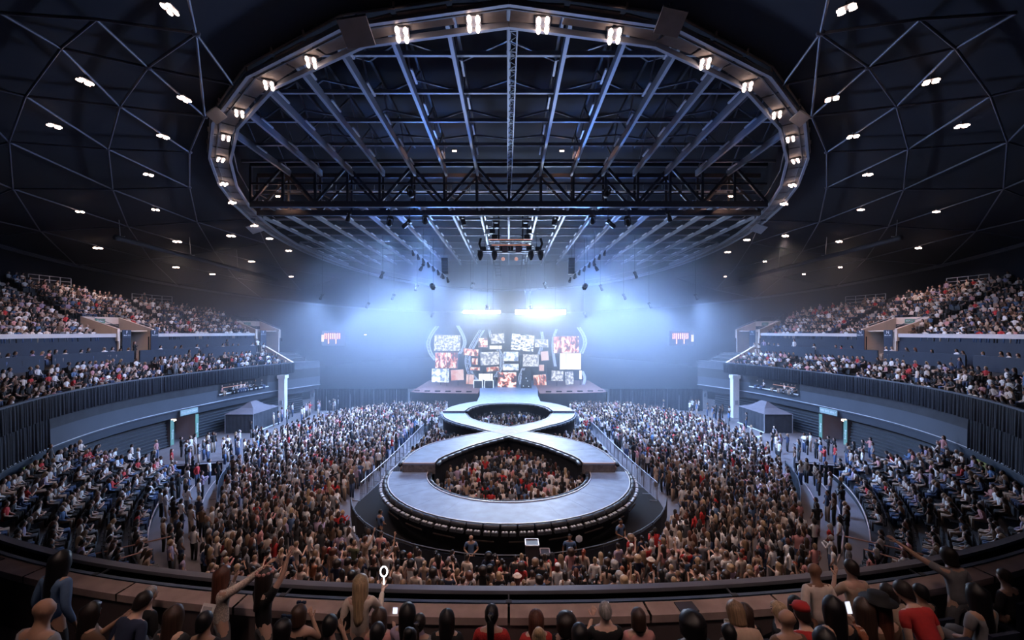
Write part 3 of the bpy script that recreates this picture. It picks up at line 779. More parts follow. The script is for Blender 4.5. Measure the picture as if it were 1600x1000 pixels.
M_FOOTG = mat('footlight_glass', (.75, .78, .85), .15)
FOOT = MB().box((0,0,0), (.30,.20,.14)).box((-.07,0,.08), (.09,.12,.05)).box((.07,0,.08),(.09,.12,.05)).mesh('footlight', mat('footlight_body', (.07,.075,.085), .4))
FOOT.materials.append(M_FOOTG)
for q in FOOT.polygons:
    if q.index >= 6: q.material_index = 1
edge(arcpts(7.3, 7.8, -math.pi/2, math.pi/2, 80), ZF, 1)
edge(arcpts(5.1, 5.2, -math.pi/2, math.pi/2, 60), ZF, -1, foot=False)
for s in (1, -1):
    for A, z, o_, ft in ((LO1, ZM, -1, False), (LI1, ZM, 1, False), (LO2, ZM, -1, False), (LI2, ZM, 1, False), (LO3, ZB, -1, False), (LI3, ZB, 1, False)):
        edge([(s*x, y) for x, y in A], z, o_*s, foot=ft, pad=True, drop=.14)
# low light bars under the front rim
for k in range(9):
    t = -.95 + k*.2375
    a, b = arcpts(7.75, 8.25, t, t + .15, 2)
    o = strut('rim_bar', (*a, ZF - .62), (*b, ZF - .62), .05, .05, mat('rim_bar_steel', (.12,.09,.08), .4, .4), stage); o.matrix_parent_inverse = sinv

# main stage platform
ms = empty('main_stage', (0, 66, 0), label='broad black main stage at the far end below the video screens', category='stage')
minv = Matrix.Translation(-Vector(ms.location))
corner = lambda s: [(s*4.0, 58.5)] + [(s*(4.6 + 8.4*math.sin(t)), 60.5 - 2.0*math.cos(t)) for t in np.linspace(.15, math.pi/2, 8)] + [(s*13.0, 60), (s*13.0, 74), (s*4.0, 74)]
for s in (1, -1):
    pts = corner(s) if s > 0 else corner(s)[::-1]
    MB().slab(pts, 0, 2.5).obj('side_platform', M_SKIRT, ms).matrix_parent_inverse = minv
    MB().slab([(x*.995, y + .02) for x, y in pts], 2.5, 2.56).obj('side_carpet', mat('redlit_carpet', (.20,.10,.09), .6, 0, .3, 2), ms).matrix_parent_inverse = minv  # the red glow on the carpet is put into its colour
    for k in range(6):
        x = s*(5.2 + k*1.4)
        MB().box((x, 59.6 + k*.18, 2.63), (.7,.3,.14)).obj('floor_monitor', M_BLACK, ms).matrix_parent_inverse = minv
MB().slab([(-3.99,62),(3.99,62),(3.99,74),(-3.99,74)], 0, 2.57).obj('centre_platform', M_DECK, ms).matrix_parent_inverse = minv

# ------------------------------------------------------------------ video screens
def screen_mat(name, kind, seed, k=1.0):
    m = bpy.data.materials.new(name); m.use_nodes = True; nt = m.node_tree; b = nt.nodes['Principled BSDF']
    b.inputs['Base Color'].default_value = (.02,.02,.02,1); b.inputs['Roughness'].default_value = .3
    tc = nt.nodes.new('ShaderNodeTexCoord'); mp = nt.nodes.new('ShaderNodeMapping'); mp.inputs['Location'].default_value = (seed*3.1, seed*1.7, seed)
    nt.links.new(tc.outputs['Object'], mp.inputs[0])
    n = nt.nodes.new('ShaderNodeTexNoise'); n.inputs['Scale'].default_value = {'static': 3.2, 'warm': 1.6, 'blue': 1.8, 'mono': 2.6, 'pink': .7, 'white': .5, 'figure': 1.5}[kind]
    n.inputs['Detail'].default_value = 3; n.inputs['Distortion'].default_value = .6 if kind in ('warm', 'figure') else 0
    if kind == 'mono': mp.inputs['Scale'].default_value = (1, 1, 2)
    if kind == 'warm': mp.inputs['Scale'].default_value = (1.3, 1, .7)
    nt.links.new(mp.outputs[0], n.inputs['Vector'])
    cr = nt.nodes.new('ShaderNodeValToRGB'); e = cr.color_ramp.elements
    ramps = {'static': [(.40,(.25,.28,.38)),(.58,(1,1,1))], 'warm': [(.40,(.10,.02,.01)),(.5,(.62,.16,.07)),(.60,(1,.80,.66))],
             'blue': [(.38,(.16,.24,.42)),(.52,(.72,.80,.95)),(.62,(1,1,1))], 'mono': [(.42,(.05,.08,.14)),(.5,(.7,.76,.85)),(.6,(1,1,1))],
             'pink': [(.35,(.75,.30,.22)),(.6,(.95,.68,.62))], 'white': [(.3,(.92,.93,.95)),(.6,(1,1,1))], 'figure': [(.44,(.04,.012,.01)),(.52,(.6,.15,.08)),(.58,(1,.9,.85))]}[kind]
    e[0].position, e[0].color = ramps[0][0], (*ramps[0][1], 1); e[1].position, e[1].color = ramps[-1][0], (*ramps[-1][1], 1)
    for p, c in ramps[1:-1]:
        x = e.new(p); x.color = (*c, 1)
    nt.links.new(n.outputs['Fac'], cr.inputs[0]); nt.links.new(cr.outputs[0], b.inputs['Emission Color']); b.inputs['Emission Strength'].default_value = k
    return m
M_SCRF = mat('screen_frame', (.16,.18,.22), .4, .4)
SCR = [ # measured in a view of the stage set: x0,y0,x1,y1, tilt, content, what it shows
 (205,340,422,470,1,'static','large speckled grey screen inside the F side arches'),(215,485,400,615,0,'warm','tall orange and white picture screen under the large speckled one'),
 (185,620,328,732,1,'blue','white and pale blue screen at the lower F side corner'),(345,628,450,715,-3,'pink','tilted pinkish screen beside the pale blue corner one'),
 (472,668,535,748,2,'pink','small pink screen with a diagonal line beside the F side booth'),(575,365,648,440,0,'figure','small dark screen with an orange figure high on the set'),
 (677,328,788,408,-4,'static','speckled screen at the top of the middle group'),(667,428,768,455,0,'white','narrow white strip screen below the top speckled one'),
 (450,455,572,510,5,'warm','tilted wide orange screen in front of the arch'),(520,532,567,585,0,'warm','tiny square orange screen on the arch'),
 (592,480,745,588,-2,'static','speckled screen in the middle of the set'),(505,608,585,632,2,'warm','thin orange screen low on the arch'),
 (642,605,742,640,-5,'warm','tilted thin orange screen under the middle speckled one'),(577,662,692,712,0,'white','wide white screen above the monitor booth'),
 (782,478,905,555,0,'blue','pale blue picture screen above its twin'),(778,580,908,632,0,'blue','pale blue picture screen over the performers screen'),
 (848,335,1035,470,5,'mono','large black and white collage screen tilted at the top'),(1045,375,1155,440,0,'static','small speckled screen beside the collage screen'),
 (945,500,1075,600,1,'static','speckled screen above the loudspeaker tower'),(1095,475,1157,550,-6,'pink','small tilted orange portrait screen on the N side'),
 (1080,587,1120,637,0,'pink','tiny orange portrait screen on the N side'),(735,650,888,775,0,'figure','dark screen with bright standing performers at the centre of the stage'),
 (1035,670,1138,765,-4,'warm','tilted orange and white screen beside the loudspeaker tower'),(1200,350,1410,487,-1,'warm','large glowing orange screen inside the N side arches'),
 (1253,492,1427,625,0,'white','large plain white screen on the N side'),(1183,638,1280,720,2,'static','speckled screen under the large white one'),
 (1300,645,1365,750,-4,'static','tall speckled screen at the lower N side corner'),(1415,635,1435,705,0,'white','slim white strip screen at the N side edge')]
for n, (x0, y0, x1, y1, tl, kd, lb) in enumerate(SCR):
    Y = 66 + (n*7 % 5)*.35 - (2.0 if n == 21 else 0)
    f = 300/1600
    a = at(640 + x0*f, 460 + y0*f, Y); b = at(640 + x1*f, 460 + y1*f, Y)
    wd, hg = b.x - a.x, a.z - b.z
    o = empty('video_screen', ((a.x+b.x)/2, Y, (a.z+b.z)/2), label=lb, category='screen')
    o.rotation_euler = (0, math.radians(tl), 0)
    cb_ = MB().box((0,.12,0), (wd + .12, .16, hg + .12)).obj('cabinet', M_SCRF, o)
    MB().box((0,.02,0), (wd, .04, hg)).obj('panel', screen_mat('screen_%s_%d' % (kd, n), kd, n, {'static':1.0,'warm':1.35,'figure':1.5,'pink':1.0,'white':1.5,'blue':1.4,'mono':1.5}[kd]), o)
    for s_ in (-1, 1): MB().tube([(s_*wd*.4, .16, hg/2), (s_*wd*.4, .3, hg/2 + .5)], .02, 4).obj('hanger', M_DARKSTEEL, cb_)
    strut('support_mast', (0, .35, -hg/2), (0, .35, 2.5 - o.location.z), .06, .06, M_DARKSTEEL, o)
# glowing arches behind the screens
M_ARCH = mat('arch_truss', (.55,.6,.7), .4, emit=(.55,.68,1), estr=.5)
ARCH = [([(230,265),(180,335),(155,410),(175,490),(220,550)],26,'outer F side'),([(400,260),(440,330),(460,400),(440,460),(415,495)],20,'inner F side'),
 ([(605,295),(530,420),(485,530),(500,640),(555,720)],40,'wide middle'),([(665,295),(672,330),(680,360)],14,'short upper middle'),([(735,455),(768,520),(765,600),(715,690)],26,'curled middle'),
 ([(950,615),(922,680),(925,740),(945,785)],22,'low N side'),([(1100,310),(1108,360),(1104,420),(1080,500)],18,'tall thin N side'),([(1225,290),(1198,370),(1195,470),(1215,600)],14,'inner N side'),([(1408,275),(1448,340),(1462,410),(1430,495)],24,'outer N side'),([(1440,640),(1460,700),(1440,780)],14,'lower N side')]
for pts, wd, nm in ARCH:
    f = 300/1600; P3 = [at(640 + x*f, 460 + y*f, 68.3) for x, y in pts]
    cv = [Vector(q) for q in catmull([tuple(p) for p in P3], 6)]; w_ = wd*f*68.3/F/2
    base = cv[-1]; o = empty('arch_truss', base, label=f'{nm} pale curved light arch of the stage set', category='arch')
    for s_ in (-1, 1): MB().tube([q - base + Vector((s_*w_, 0, 0)) for q in cv], .09, 6).obj('chord', M_ARCH, o, True)
    for s_ in (-.4, .4): MB().tube([q - base + Vector((s_*w_, .25, 0)) for q in cv], .05, 5).obj('chord', M_ARCH, o, True)
    for k in range(0, len(cv) - 1, 2): strut('rung', cv[k] - base - Vector((w_,0,0)), cv[k+1] - base + Vector((w_,0,0)), .05, .05, M_ARCH, o)
# loudspeaker tower and monitor booths on the main stage
tw = empty('speaker_tower', tuple(at(822, 607, 64)), label='dark loudspeaker tower with small lights on the main stage', category='loudspeaker')
for k in range(4): MB().box((0,0,.35 + k*.62), (1.5 - .1*k,.8,.58)).obj('cabinet', M_BLACK, tw)
for (x, z) in ((-.4,.4),(.35,.35),(0,1.5),(.2,1.1)): MB().box((x,-.42,z), (.12,.04,.08)).obj('indicator', mat('indicator_lit', (.8,.9,1), emit=(.8,.9,1), estr=2), tw)
for px, nm in ((747, 'F side'), (764, 'inner')):
    b = empty('monitor_booth', tuple(at(px, 607.5, 64)), label=f'white outlined equipment booth, {nm} one of the pair under the wide white screen', category='booth')
    MB().box((0,.2,.5), (1.1,.5,1.0)).obj('cabinet', M_BLACK, b)
    for a_, b_ in (((-.6,0,0),(-.6,0,1.2)),((.6,0,0),(.6,0,1.2)),((-.6,0,1.2),(.6,0,1.2))): strut('light_tube', a_, b_, .07, .07, mat('tube_white', (.9,.95,1), emit=(.8,.88,1), estr=1.5), b)
# strip floods hung above the screens
M_STROBE = mat('strobe_face', (1,1,1), emit=(.82,.9,1), estr=60)
for sx, (xa, xb, hz) in ((-1, (724, 782, .35)), (1, (805, 884, .55))):
    a, b = at(xa, 488, 62), at(xb, 487, 62)
    o = empty('strip_flood', (a + b)/2, label=f'{"narrower" if sx < 0 else "wider"} blinding white strip of floodlights above the screens', category='floodlight')
    L_ = (b - a).length; n = 8
    MB().box((0,.2,0), (L_ + .2,.3,hz + .2)).obj('housing', M_BLACK, o)
    for k in range(n): MB().box((-L_/2 + L_*(k + .5)/n, 0, 0), (L_/n*.9,.1,hz)).obj('lamp', M_STROBE, o)
    for x in (-L_*.3, L_*.3): MB().tube([(x,.2,hz/2), (x,.2,7.2)], .025, 4).obj('hanging_cable', M_DARKSTEEL, o)
    for k in range(4): spot('strip_flood_beam', tuple(o.location + Vector((-L_/2 + L_*(k + .5)/4, -.5, 0))), (sx*6, 20, 4), 3200 if sx < 0 else 4500, COOL, 140, 1.0, .5)
# truss below the strip floods
tr = empty('stage_truss', tuple(at(795, 498, 62)), label='thin lattice truss hung under the strip floodlights', category='truss')
for z in (0, -.6):
    strut('chord', (-4.2,0,z), (4.2,0,z), .07, .07, M_STEEL, tr)
for k in range(13): strut('post', (-4.2 + k*.7,0,-.6), (-4.2 + k*.7,0,0), .05, .05, M_STEEL, tr)

# lighting rigs
def line_rig(sx):
    p = at(672 if sx < 0 else 918, 412, 50)
    o = empty('lighting_ladder', p, label=f'slanted lighting ladder with lamp heads on the {SIDEWORD[sx]} side of the stage', category='lighting rig')
    d = Vector((sx*-1.7, 1.2, -1.3))
    for q in range(3):
        of = Vector((sx*.35*q, -.25*q, .22*q)); strut('rail', of - d, of + d, .06, .06, mat('rail_white', (.8,.84,.9), .3), o)
    for k in range(8):
        c = -d + d*(2*k/7); MB().tube([c + Vector((0,0,-.05)), c + Vector((sx*-.1,-.1,-.4)), c + Vector((sx*-.16,-.18,-.62))], [.08,.14,.16], 8).obj('lamp_head', M_CAN, o)
    strut('drop_cable', (0,0,0), (0,.5,3.0), .03, .03, M_DARKSTEEL, o)
    hz = empty('speaker_hang', tuple(at(695 if sx < 0 else 893, 418, 51)), label=f'small dark speaker hang beside the {SIDEWORD[sx]} side lighting ladder', category='loudspeaker')
    for k in range(5): MB().box((0, .08*k, .9 - k*.36), (.7,.5,.33)).obj('cabinet', M_CAN, hz)
    strut('drop_cable', (0,0,1), (0,0,3.2), .03, .03, M_DARKSTEEL, hz)
line_rig(-1); line_rig(1)
# lamp housings added at each of the stage lights set up above
HEADM = {'base': MB().box((0,0,-.95), (.34,.34,.2)).mesh('base', M_CAN), 'yoke': MB().box((-.24,0,-.62), (.05,.14,.6)).box((.24,0,-.62), (.05,.14,.6)).box((0,0,-.86), (.5,.14,.06)).mesh('yoke', M_CAN),
         'head': MB().tube([(0,0,-.75),(0,0,-.6),(0,0,-.3),(0,0,-.22)], [.10,.17,.19,.17], 10).mesh('head', M_CAN, True)}
NLAMP = 2*17
rig = RIG[:next((k for k, q in enumerate(RIG) if q[0].y < 30), len(RIG))]
for sx in (-1, 1):
    mine = sorted((q for q in rig if q[0].x*sx > 0), key=lambda q: q[0].y)
    for n, (loc, d) in enumerate(mine):
        o = empty('added_lamp_housing', loc, label=f'{ORD[n]} added black lamp housing of the {SIDEWORD[sx]} side rig, counted from the camera', category='stage lamp', group='added stage lamps')
        o.rotation_mode = 'QUATERNION'; o.rotation_quaternion = d.to_track_quat('Z', 'Y')
        for k, v in HEADM.items(): link(k, v, o)
        inv_q = o.rotation_quaternion.inverted(); b0_ = Vector((0,0,-.95)); strut('hanging_cable', b0_, b0_ + inv_q @ Vector((0,0,EYE + 10.3 - loc.z)), .035, .035, M_DARKSTEEL, o)
# centre-hung technical cluster
ch = empty('technical_cluster', tuple(at(798, 392, 45)), label='dark hung cluster of projectors, trusses and lamps at the middle of the roof', category='lighting rig')
for z, wd in ((0, 6.6), (.5, 4.6), (1.0, 4.2)):
    strut('beam', (-wd/2, 0, z), (wd/2, 0, z), .16, .12, M_DARKSTEEL, ch); strut('beam', (-wd/2, .9, z), (wd/2, .9, z), .12, .1, M_DARKSTEEL, ch)
for k in range(9): strut('post', (-2.1 + k*.52, 0, 0), (-2.1 + k*.52, 0, 1.0), .06, .06, M_STEEL, ch)
strut('warm_beam', (-1.9,-.1,.55), (1.9,-.1,.55), .05, .06, mat('warm_tube', (.6,.3,.2), .5, emit=(1,.4,.25), estr=.6), ch)
strut('warm_beam', (-2.2,-.1,1.1), (2.2,-.1,1.1), .05, .05, MATS['warm_tube'], ch)
for x in (-.55, .75): MB().box((x,-.2,.05), (.55,.5,.65)).obj('projector', mat('projector_grey', (.24,.2,.22), .5), ch)
for x in (-3.0, -1.6, 2.0, 2.95):
    MB().tube([(x,-.1,-.1),(x,-.1,-.45),(x,-.1,-.75),(x,-.1,-.95)], [.26,.3,.2,.1], 10).obj('lamp_head', M_CAN, ch)
for x in (-.75, .55): MB().lathe((x,-.25,-.85), [(.06,-.18),(.17,-.08),(.17,.08),(.06,.18)], 10).obj('globe', mat('globe_pink', (.8,.45,.4), .5, emit=(1,.5,.4), estr=.5), ch)
for s in (-1, 1):
    for x in (1.15, 1.75):
        strut('ladder_rail', (s*x,-.1,-.4), (s*x*.82,-.1,-2.6), .05, .05, M_STEEL, ch)
    for k in range(7): strut('ladder_rung', (s*(1.15 - .03*k),-.1,-.5 - k*.32), (s*(1.75 - .05*k),-.1,-.5 - k*.32), .04, .04, M_STEEL, ch)
    for k in range(5): MB().box((s*(1.6 + .25*math.sin(k*2)),.3,1.4 + k*.55), (.55,.5,.4)).obj('equipment_case', M_CAN, ch)
    strut('drop_pole', (s*1.7,.3,1), (s*1.7,.3,4.2), .12, .12, M_DARKSTEEL, ch)
    strut('drop_pole', (s*2.6,.3,0), (s*2.4,.3,4.2), .05, .05, M_DARKSTEEL, ch)
    MB().tube([(s*2.9,0,.1),(s*3.1,0,.7),(s*2.95,0,1.25)], .12, 8).obj('snout', M_CAN, ch)
for k in range(7):
    x = -2.7 + k*.9
    MB().box((x, .5, .25 + .1*(k % 2)), (.5,.5,.45)).obj('equipment_case', M_CAN, ch)
for s in (-1, 1):
    strut('drop_pole', (s*1.2,.6,1), (s*1.2,.6,5.0), .16, .16, M_CAN, ch)
    for k in range(4): strut('cross_bar', (s*1.0,.6,1.6 + k*.8), (s*2.7,.6,1.9 + k*.8), .07, .07, M_CAN, ch)
# small warm working lamps on the roof trusses
for n, (px, py, Y, wd) in enumerate(((710,236,36.5,'above the truss on the F side'),(878,236,36.5,'above the truss on the N side'),(434,307,37,'at the F side end of the truss catwalk'),(1142,307,37,'at the N side end of the truss catwalk'),(571,523,75,'in the haze beside the F side bar front'))):
    o = empty('work_lamp', at(px, py, Y), label=f'small warm working lamp {wd}', category='lamp')
    for a in (-.09, .09): MB().lathe((a, 0, 0), [(.02,-.05),(.08,-.03),(.08,.03),(.02,.05)], 8).obj('bulb', M_LAMPSMALL, o)
    MB().box((0,.05,.12), (.4,.16,.12)).obj('bracket', M_DARKSTEEL, o)
    if n in (2, 3) or n < 2:
        l = bpy.data.lights.new('work_lamp_light', 'POINT'); l.energy = 60; l.color = (1, .5, .3); l.shadow_soft_size = .15
        lo_ = bpy.data.objects.new('work_lamp_light', l); C.objects.link(lo_); lo_.location = at(px, py, Y) + Vector((0, .3, -.15))
# dark pipes hung below the dome
for sx in (-1, 1):
    p, q = at(180 if sx < 0 else 1408, 371, 40), at(432 if sx < 0 else 1156, 437, 66)
    o = empty('hanging_pipe', p, label=f'thick dark pipe hung below the dome ribs on the {SIDEWORD[sx]} side', category='pipe')
    strut('pipe_run', (0,0,0), q - p, .5, .5, mat('pipe_dark', (.03,.035,.05), .6), o, tube=True)
    for f in (.02, .35, .66): c = (q - p)*f; strut('hanger', c, c + Vector((.2*sx, 0, 2.6)), .04, .04, M_STEEL, o); strut('clamp', c + Vector((-.4,0,.2)), c + Vector((.4,0,.2)), .08, .08, M_STEEL, o)
# lit bar fronts high in the far stand
M_NEON = mat('amber_tube', (.9,.4,.15), emit=(1,.36,.12), estr=3.0)
for sx, px in ((-1, 521), (1, 1065)):
    Y = 74; p = at(px, 540, Y)
    o = empty('bar_front', p, label=f'small bar front with glowing amber tubes in the haze on the {SIDEWORD[sx]} side', category='bar')
    MB().box((0,.6,1.2), (3.9,1.0,2.4)).obj('cabinet', M_NAVY, o)
    for k in range(9):
        x = -1.4 + k*.3; lo_ = .3 if k in (2, 6) else 1.1
        strut('neon_tube', (x,0,lo_), (x,0,2.0), .09, .09, M_NEON, o)
    MB().box((-1.75*sx*-1,.0,1.2), (.35,.1,1.1)).obj('lit_poster', mat('poster_lit', (.8,.6,.5), emit=(1,.75,.6), estr=1.2), o)

# black drape fences closing the floor behind the crowd
for sx in (-1, 1):
    o = empty('drape_fence', (sx*19.5, 60.5, 0), label=f'long black drape fence behind the crowd on the {SIDEWORD[sx]} side of the main stage', category='curtain')
    for k in range(8):
        xa = -6.2 + k*1.55; rows = [[], []]
        for q in range(15):
            x = xa + q*1.5/14; wv = math.sin(q*1.7 + k)*.06
            rows[0].append((x, wv*.4 - abs(x)*.05, 2.9)); rows[1].append((x, wv - abs(x)*.05, .02))
        MB().grid(rows).obj('drape_panel', M_CURT, o, True)
        strut('post', (xa, .1, 0), (xa, .1, 2.95), .06, .06, M_DARKSTEEL, o)
# ------------------------------------------------------------------ gazebo tents
M_TENT = mat('tent_black', (.035,.038,.048), .7, 0, .25, 2); M_TENTR = mat('tent_roof', (.12,.11,.13), .8, 0, .15, 1)
for sx in (-1, 1):
    p0, p1 = Vector((-27.7, 46.9, 0)), Vector((-26.3, 52.3, 0))
    o = empty('gazebo_tent', (sx*27.9, 49.6, 0), label=f'black gazebo tent with peaked grey roof under the {SIDEWORD[sx]} side stand', category='tent')
    crn = [(1.5,-2.6),(1.5,2.6),(-1.4,2.6),(-1.4,-2.6)]
    crn = [(-sx*x + 0*y, y) for x, y in crn]
    he, ha = 1.95, 2.95
    for k in range(4):
        a, b = crn[k], crn[(k+1) % 4]
        rows = [[], []]
        for q in range(25):
            f = q/24; wv = math.sin(q*1.9)*.04
            x, y = a[0]*(1-f)+b[0]*f, a[1]*(1-f)+b[1]*f; dx, dy = b[1]-a[1], -(b[0]-a[0]); l = math.hypot(dx, dy)
            rows[0].append((x, y, he)); rows[1].append((x + dx/l*wv, y + dy/l*wv, .02))
        MB().grid(rows).obj('side_cloth', M_TENT, o, True)
        strut('leg', (*a, 0), (*a, he), .06, .06, M_STEEL, o)
    rr = [[(x*1.04, y*1.04, he) for x, y in crn + crn[:1]], [(x*.5, y*.5, he + .42) for x, y in crn + crn[:1]], [(x*.04, y*.2, ha) for x, y in crn + crn[:1]]]
    MB().grid(rr).obj('roof_cloth', M_TENTR, o)
    MB().box((-sx*1.6, 0, .08), (.1, 5.4, .08)).obj('ground_tube', M_WHITE, o)

# ------------------------------------------------------------------ crowd barriers
M_BARR = mat('barrier_steel', (.36,.37,.40), .4, .5)
def barrier(pts, name, label, panels=1.2, h=1.15, solid=False, legs=True):
    pts = [Vector((x, y, 0)) for x, y in resample(pts, max(2, int(np.linalg.norm(np.diff(np.array(pts), axis=0), axis=1).sum()/panels) + 1))]
    o = empty(name, pts[len(pts)//2], label=label, category='barrier'); b0_ = Vector(o.location)
    for k in range(len(pts) - 1):
        a, b = pts[k] - b0_, pts[k+1] - b0_; z = Vector((0,0,h))
        MB().tube([a + z*.05, a + z, b*.98 + a*.02 + z, b*.98 + a*.02 + z*.05], .028, 5).obj('hoop', M_DARKSTEEL if solid else M_BARR, o)
        if solid: MB().bar((a + b)/2*1.0 - (b-a)*.47 + z*.5, (a+b)/2 + (b-a)*.47 + z*.5, .03, h*.8).obj('panel', M_BLACKCLOTH, o)
        else:
            for q in range(1, 7):
                c = a + (b - a)*q/7; strut('bar', c + z*.05, c + z, .02, .02, M_BARR, o)
        if legs: strut('foot', a - Vector((.0,.0,0)), a + Vector((-(b-a).y, (b-a).x, 0)).normalized()*.5 + Vector((0,0,.04)), .06, .04, M_BARR, o)
for sx in (-1, 1):
    S = SIDEWORD[sx]
    barrier([(sx*9.2,28.2),(sx*8.9,33),(sx*8.7,40),(sx*8.6,47),(sx*7.4,51)], 'crowd_barrier', f'grey steel crowd barrier along the {S} side of the runway stage')
    barrier([(sx*8.0,30.2),(sx*7.6,34),(sx*7.6,40)], 'pit_barrier', f'inner steel barrier edging the small crowd pocket on the {S} side')
front = [(9.35*math.sin(t), 28.6 - 9.6*math.cos(t)) for t in np.linspace(-1.25, 1.25, 30)]
barrier(front, 'crowd_barrier', 'curved barrier with black panels around the front of the runway stage', 1.2, 1.15, True)

cp = MB().slab(arcpts(9.3, 9.55, -1.55, 1.55, 50) + arcpts(7.2, 7.7, -1.55, 1.55, 50)[::-1], .002, .02).obj('pit_floor', mat('pit_black', (.010,.010,.012), .9), kind='structure', label='black floor sheet in the gap between the stage front and the crowd')  # thin black sheet laid over the pit floor
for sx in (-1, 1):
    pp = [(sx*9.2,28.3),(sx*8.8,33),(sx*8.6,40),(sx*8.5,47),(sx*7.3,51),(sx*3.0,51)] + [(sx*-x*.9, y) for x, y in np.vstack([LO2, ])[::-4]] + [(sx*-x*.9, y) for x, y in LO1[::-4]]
    MB().slab(pp, .002, .018).obj('pit_floor', MATS['pit_black'], kind='structure', label=f'black floor sheet beside the runway on the {SIDEWORD[sx]} side')
# flight cases in the pit
M_CASE = mat('flight_case', (.05,.045,.05), .5); M_CASEE = mat('case_edge', (.62,.5,.45), .35, .5)
for (x, y, wd, h, lb) in ((.98,19.3,.55,1.55,'tall black flight case with pale edges standing in the pit'),(1.55,19.5,.4,1.05,'middle black flight case stepping down beside the tall one'),(2.0,19.6,.45,.65,'lowest black flight case at the end of the stepped cases')):
    o = empty('flight_case', (x, y, 0), label=lb, category='flight case')
    MB().box((0,0,h/2), (wd,.6,h)).obj('case_body', M_CASE, o)
    for a_, b_ in (((-1,-1),(1,-1)),((1,-1),(1,1)),((1,1),(-1,1)),((-1,1),(-1,-1))):
        strut('edge_strip', (a_[0]*wd/2, a_[1]*.3, h + .01), (b_[0]*wd/2, b_[1]*.3, h + .01), .04, .04, M_CASEE, o)

# ------------------------------------------------------------------ near balcony: parapet slabs, rail
M_SLABC = mat('parapet_concrete', (.40,.30,.28), .8, 0, .22, 3, bump=.15)
M_KNEE = mat('parapet_face', (.10,.075,.075), .85, 0, .2, 2)
M_RAILM = mat('rail_metal', (.34,.34,.39), .35, .5, .1, 2)
nb = [i % NB for i in range(-60, 61)] if True else []
NI = lambda k: k % NB
pr = empty('parapet_wall', (0, 6.9, 6.35), kind='structure', label='low concrete parapet in front of the near balcony seats')
pinv = Matrix.Translation(-Vector(pr.location))
for a in range(-84, 84, 7):
    seg = [NI(a + q) for q in range(8)]
    pp = [Vector((*bowl(i, 0), 0)) for i in seg]
    ip = [(bowl(i, .02), bowl(i, .32)) for i in seg]
    f = .02
    b = MB()
    r1 = [(*q[0], 6.25) for q in ip]; r2 = [(*q[0], 6.38) for q in ip]; r3 = [(*q[1], 6.36) for q in ip]; r4 = [(*q[1], 6.25) for q in ip]
    for r in (r1, r2, r3, r4):
        d = Vector(r[1]) - Vector(r[0]); r[0] = tuple(Vector(r[0]) + d*.06)
        d = Vector(r[-2]) - Vector(r[-1]); r[-1] = tuple(Vector(r[-1]) + d*.06)
    b.grid([r1, r2, r3, r4]).obj('coping_slab', M_SLABC, pr).matrix_parent_inverse = pinv
    MB().grid([[(*bowl(i, .30), 6.27) for i in seg], [(*bowl(i, .30), 5.3) for i in seg]]).obj('face_panel', M_KNEE, pr).matrix_parent_inverse = pinv
    MB().grid([[(*bowl(i, .0), 6.27) for i in seg], [(*bowl(i, .0), 4.4) for i in seg]]).obj('outer_panel', M_BLACK, pr).matrix_parent_inverse = pinv
for a, w_ in ((9, 1), (-32, 1)):
    i = NI(a if BOWL[9,0] > 0 else -a); q = bowl(i, .2); t = Vector((-BOWLN[i,1], BOWLN[i,0], 0)); 
    n_ = Vector((*BOWLN[i], 0))
    pl = MB().bar(Vector((*q, 6.39)) - t*.14, Vector((*q, 6.39)) + t*.14, .24, .015).obj('notice_plate', mat('plate_dark', (.06,.05,.06), .5), pr); pl.matrix_parent_inverse = pinv
    for k in range(4):
        c = Vector((*q, 6.40)) + n_*(-.08 + k*.05)
        l_ = MB().bar(c - t*.1, c + t*.1, .012, .004).obj('print_line', mat('plate_print', (.45,.4,.38), .6), pl); l_.matrix_parent_inverse = pinv
rl = empty('balcony_rail', (0, 7.2, 6.6), label='long curved metal rail on brackets above the near balcony parapet', category='rail')
rinv = Matrix.Translation(-Vector(rl.location))
for a in range(-84, 84, 12):
    seg = [NI(a + q) for q in range(13)]
    z = 6.385
    MB().grid(strip(seg, [(-.36, z), (-.36, z + .06), (-.22, z + .06), (-.22, z), (-.36, z)])).obj('rail_section', M_RAILM, rl).matrix_parent_inverse = rinv
    MB().grid(strip(seg, [(-.28, z), (-.28, 5.2)])).obj('kick_panel', M_BLACK, rl).matrix_parent_inverse = rinv
    i = seg[0]; p, q = bowl(i, -.24), bowl(i, -.02)
    b = strut('bracket', (*p, z), (*q, 6.35), .025, .03, M_DARKSTEEL, rl); b.matrix_parent_inverse = rinv
    b = strut('foot_plate', (*bowl(i, -.05), 6.40), (*bowl(i, .03), 6.40), .09, .02, M_DARKSTEEL, rl); b.matrix_parent_inverse = rinv
MB().grid(strip([NI(k) for k in range(-84, 85)], [(-.05, 6.30), (-.05, 6.40), (.02, 6.40)])).obj('edge_angle', mat('edge_blue', (.16,.22,.34), .4, .4), rl).matrix_parent_inverse = rinv
# near rows (our own stand)
MB().grid(strip([NI(k) for k in range(-90, 91)], [(.30, 5.40)] + [q for k in range(4) for q in ((.32 + k*.9 if k else .32, 5.42 + .42*k), (1.22 + k*.9, 5.42 + .42*k))])).obj('near_stand_floor', M_STEP, kind='structure', label='stepped floor of the near balcony rows')

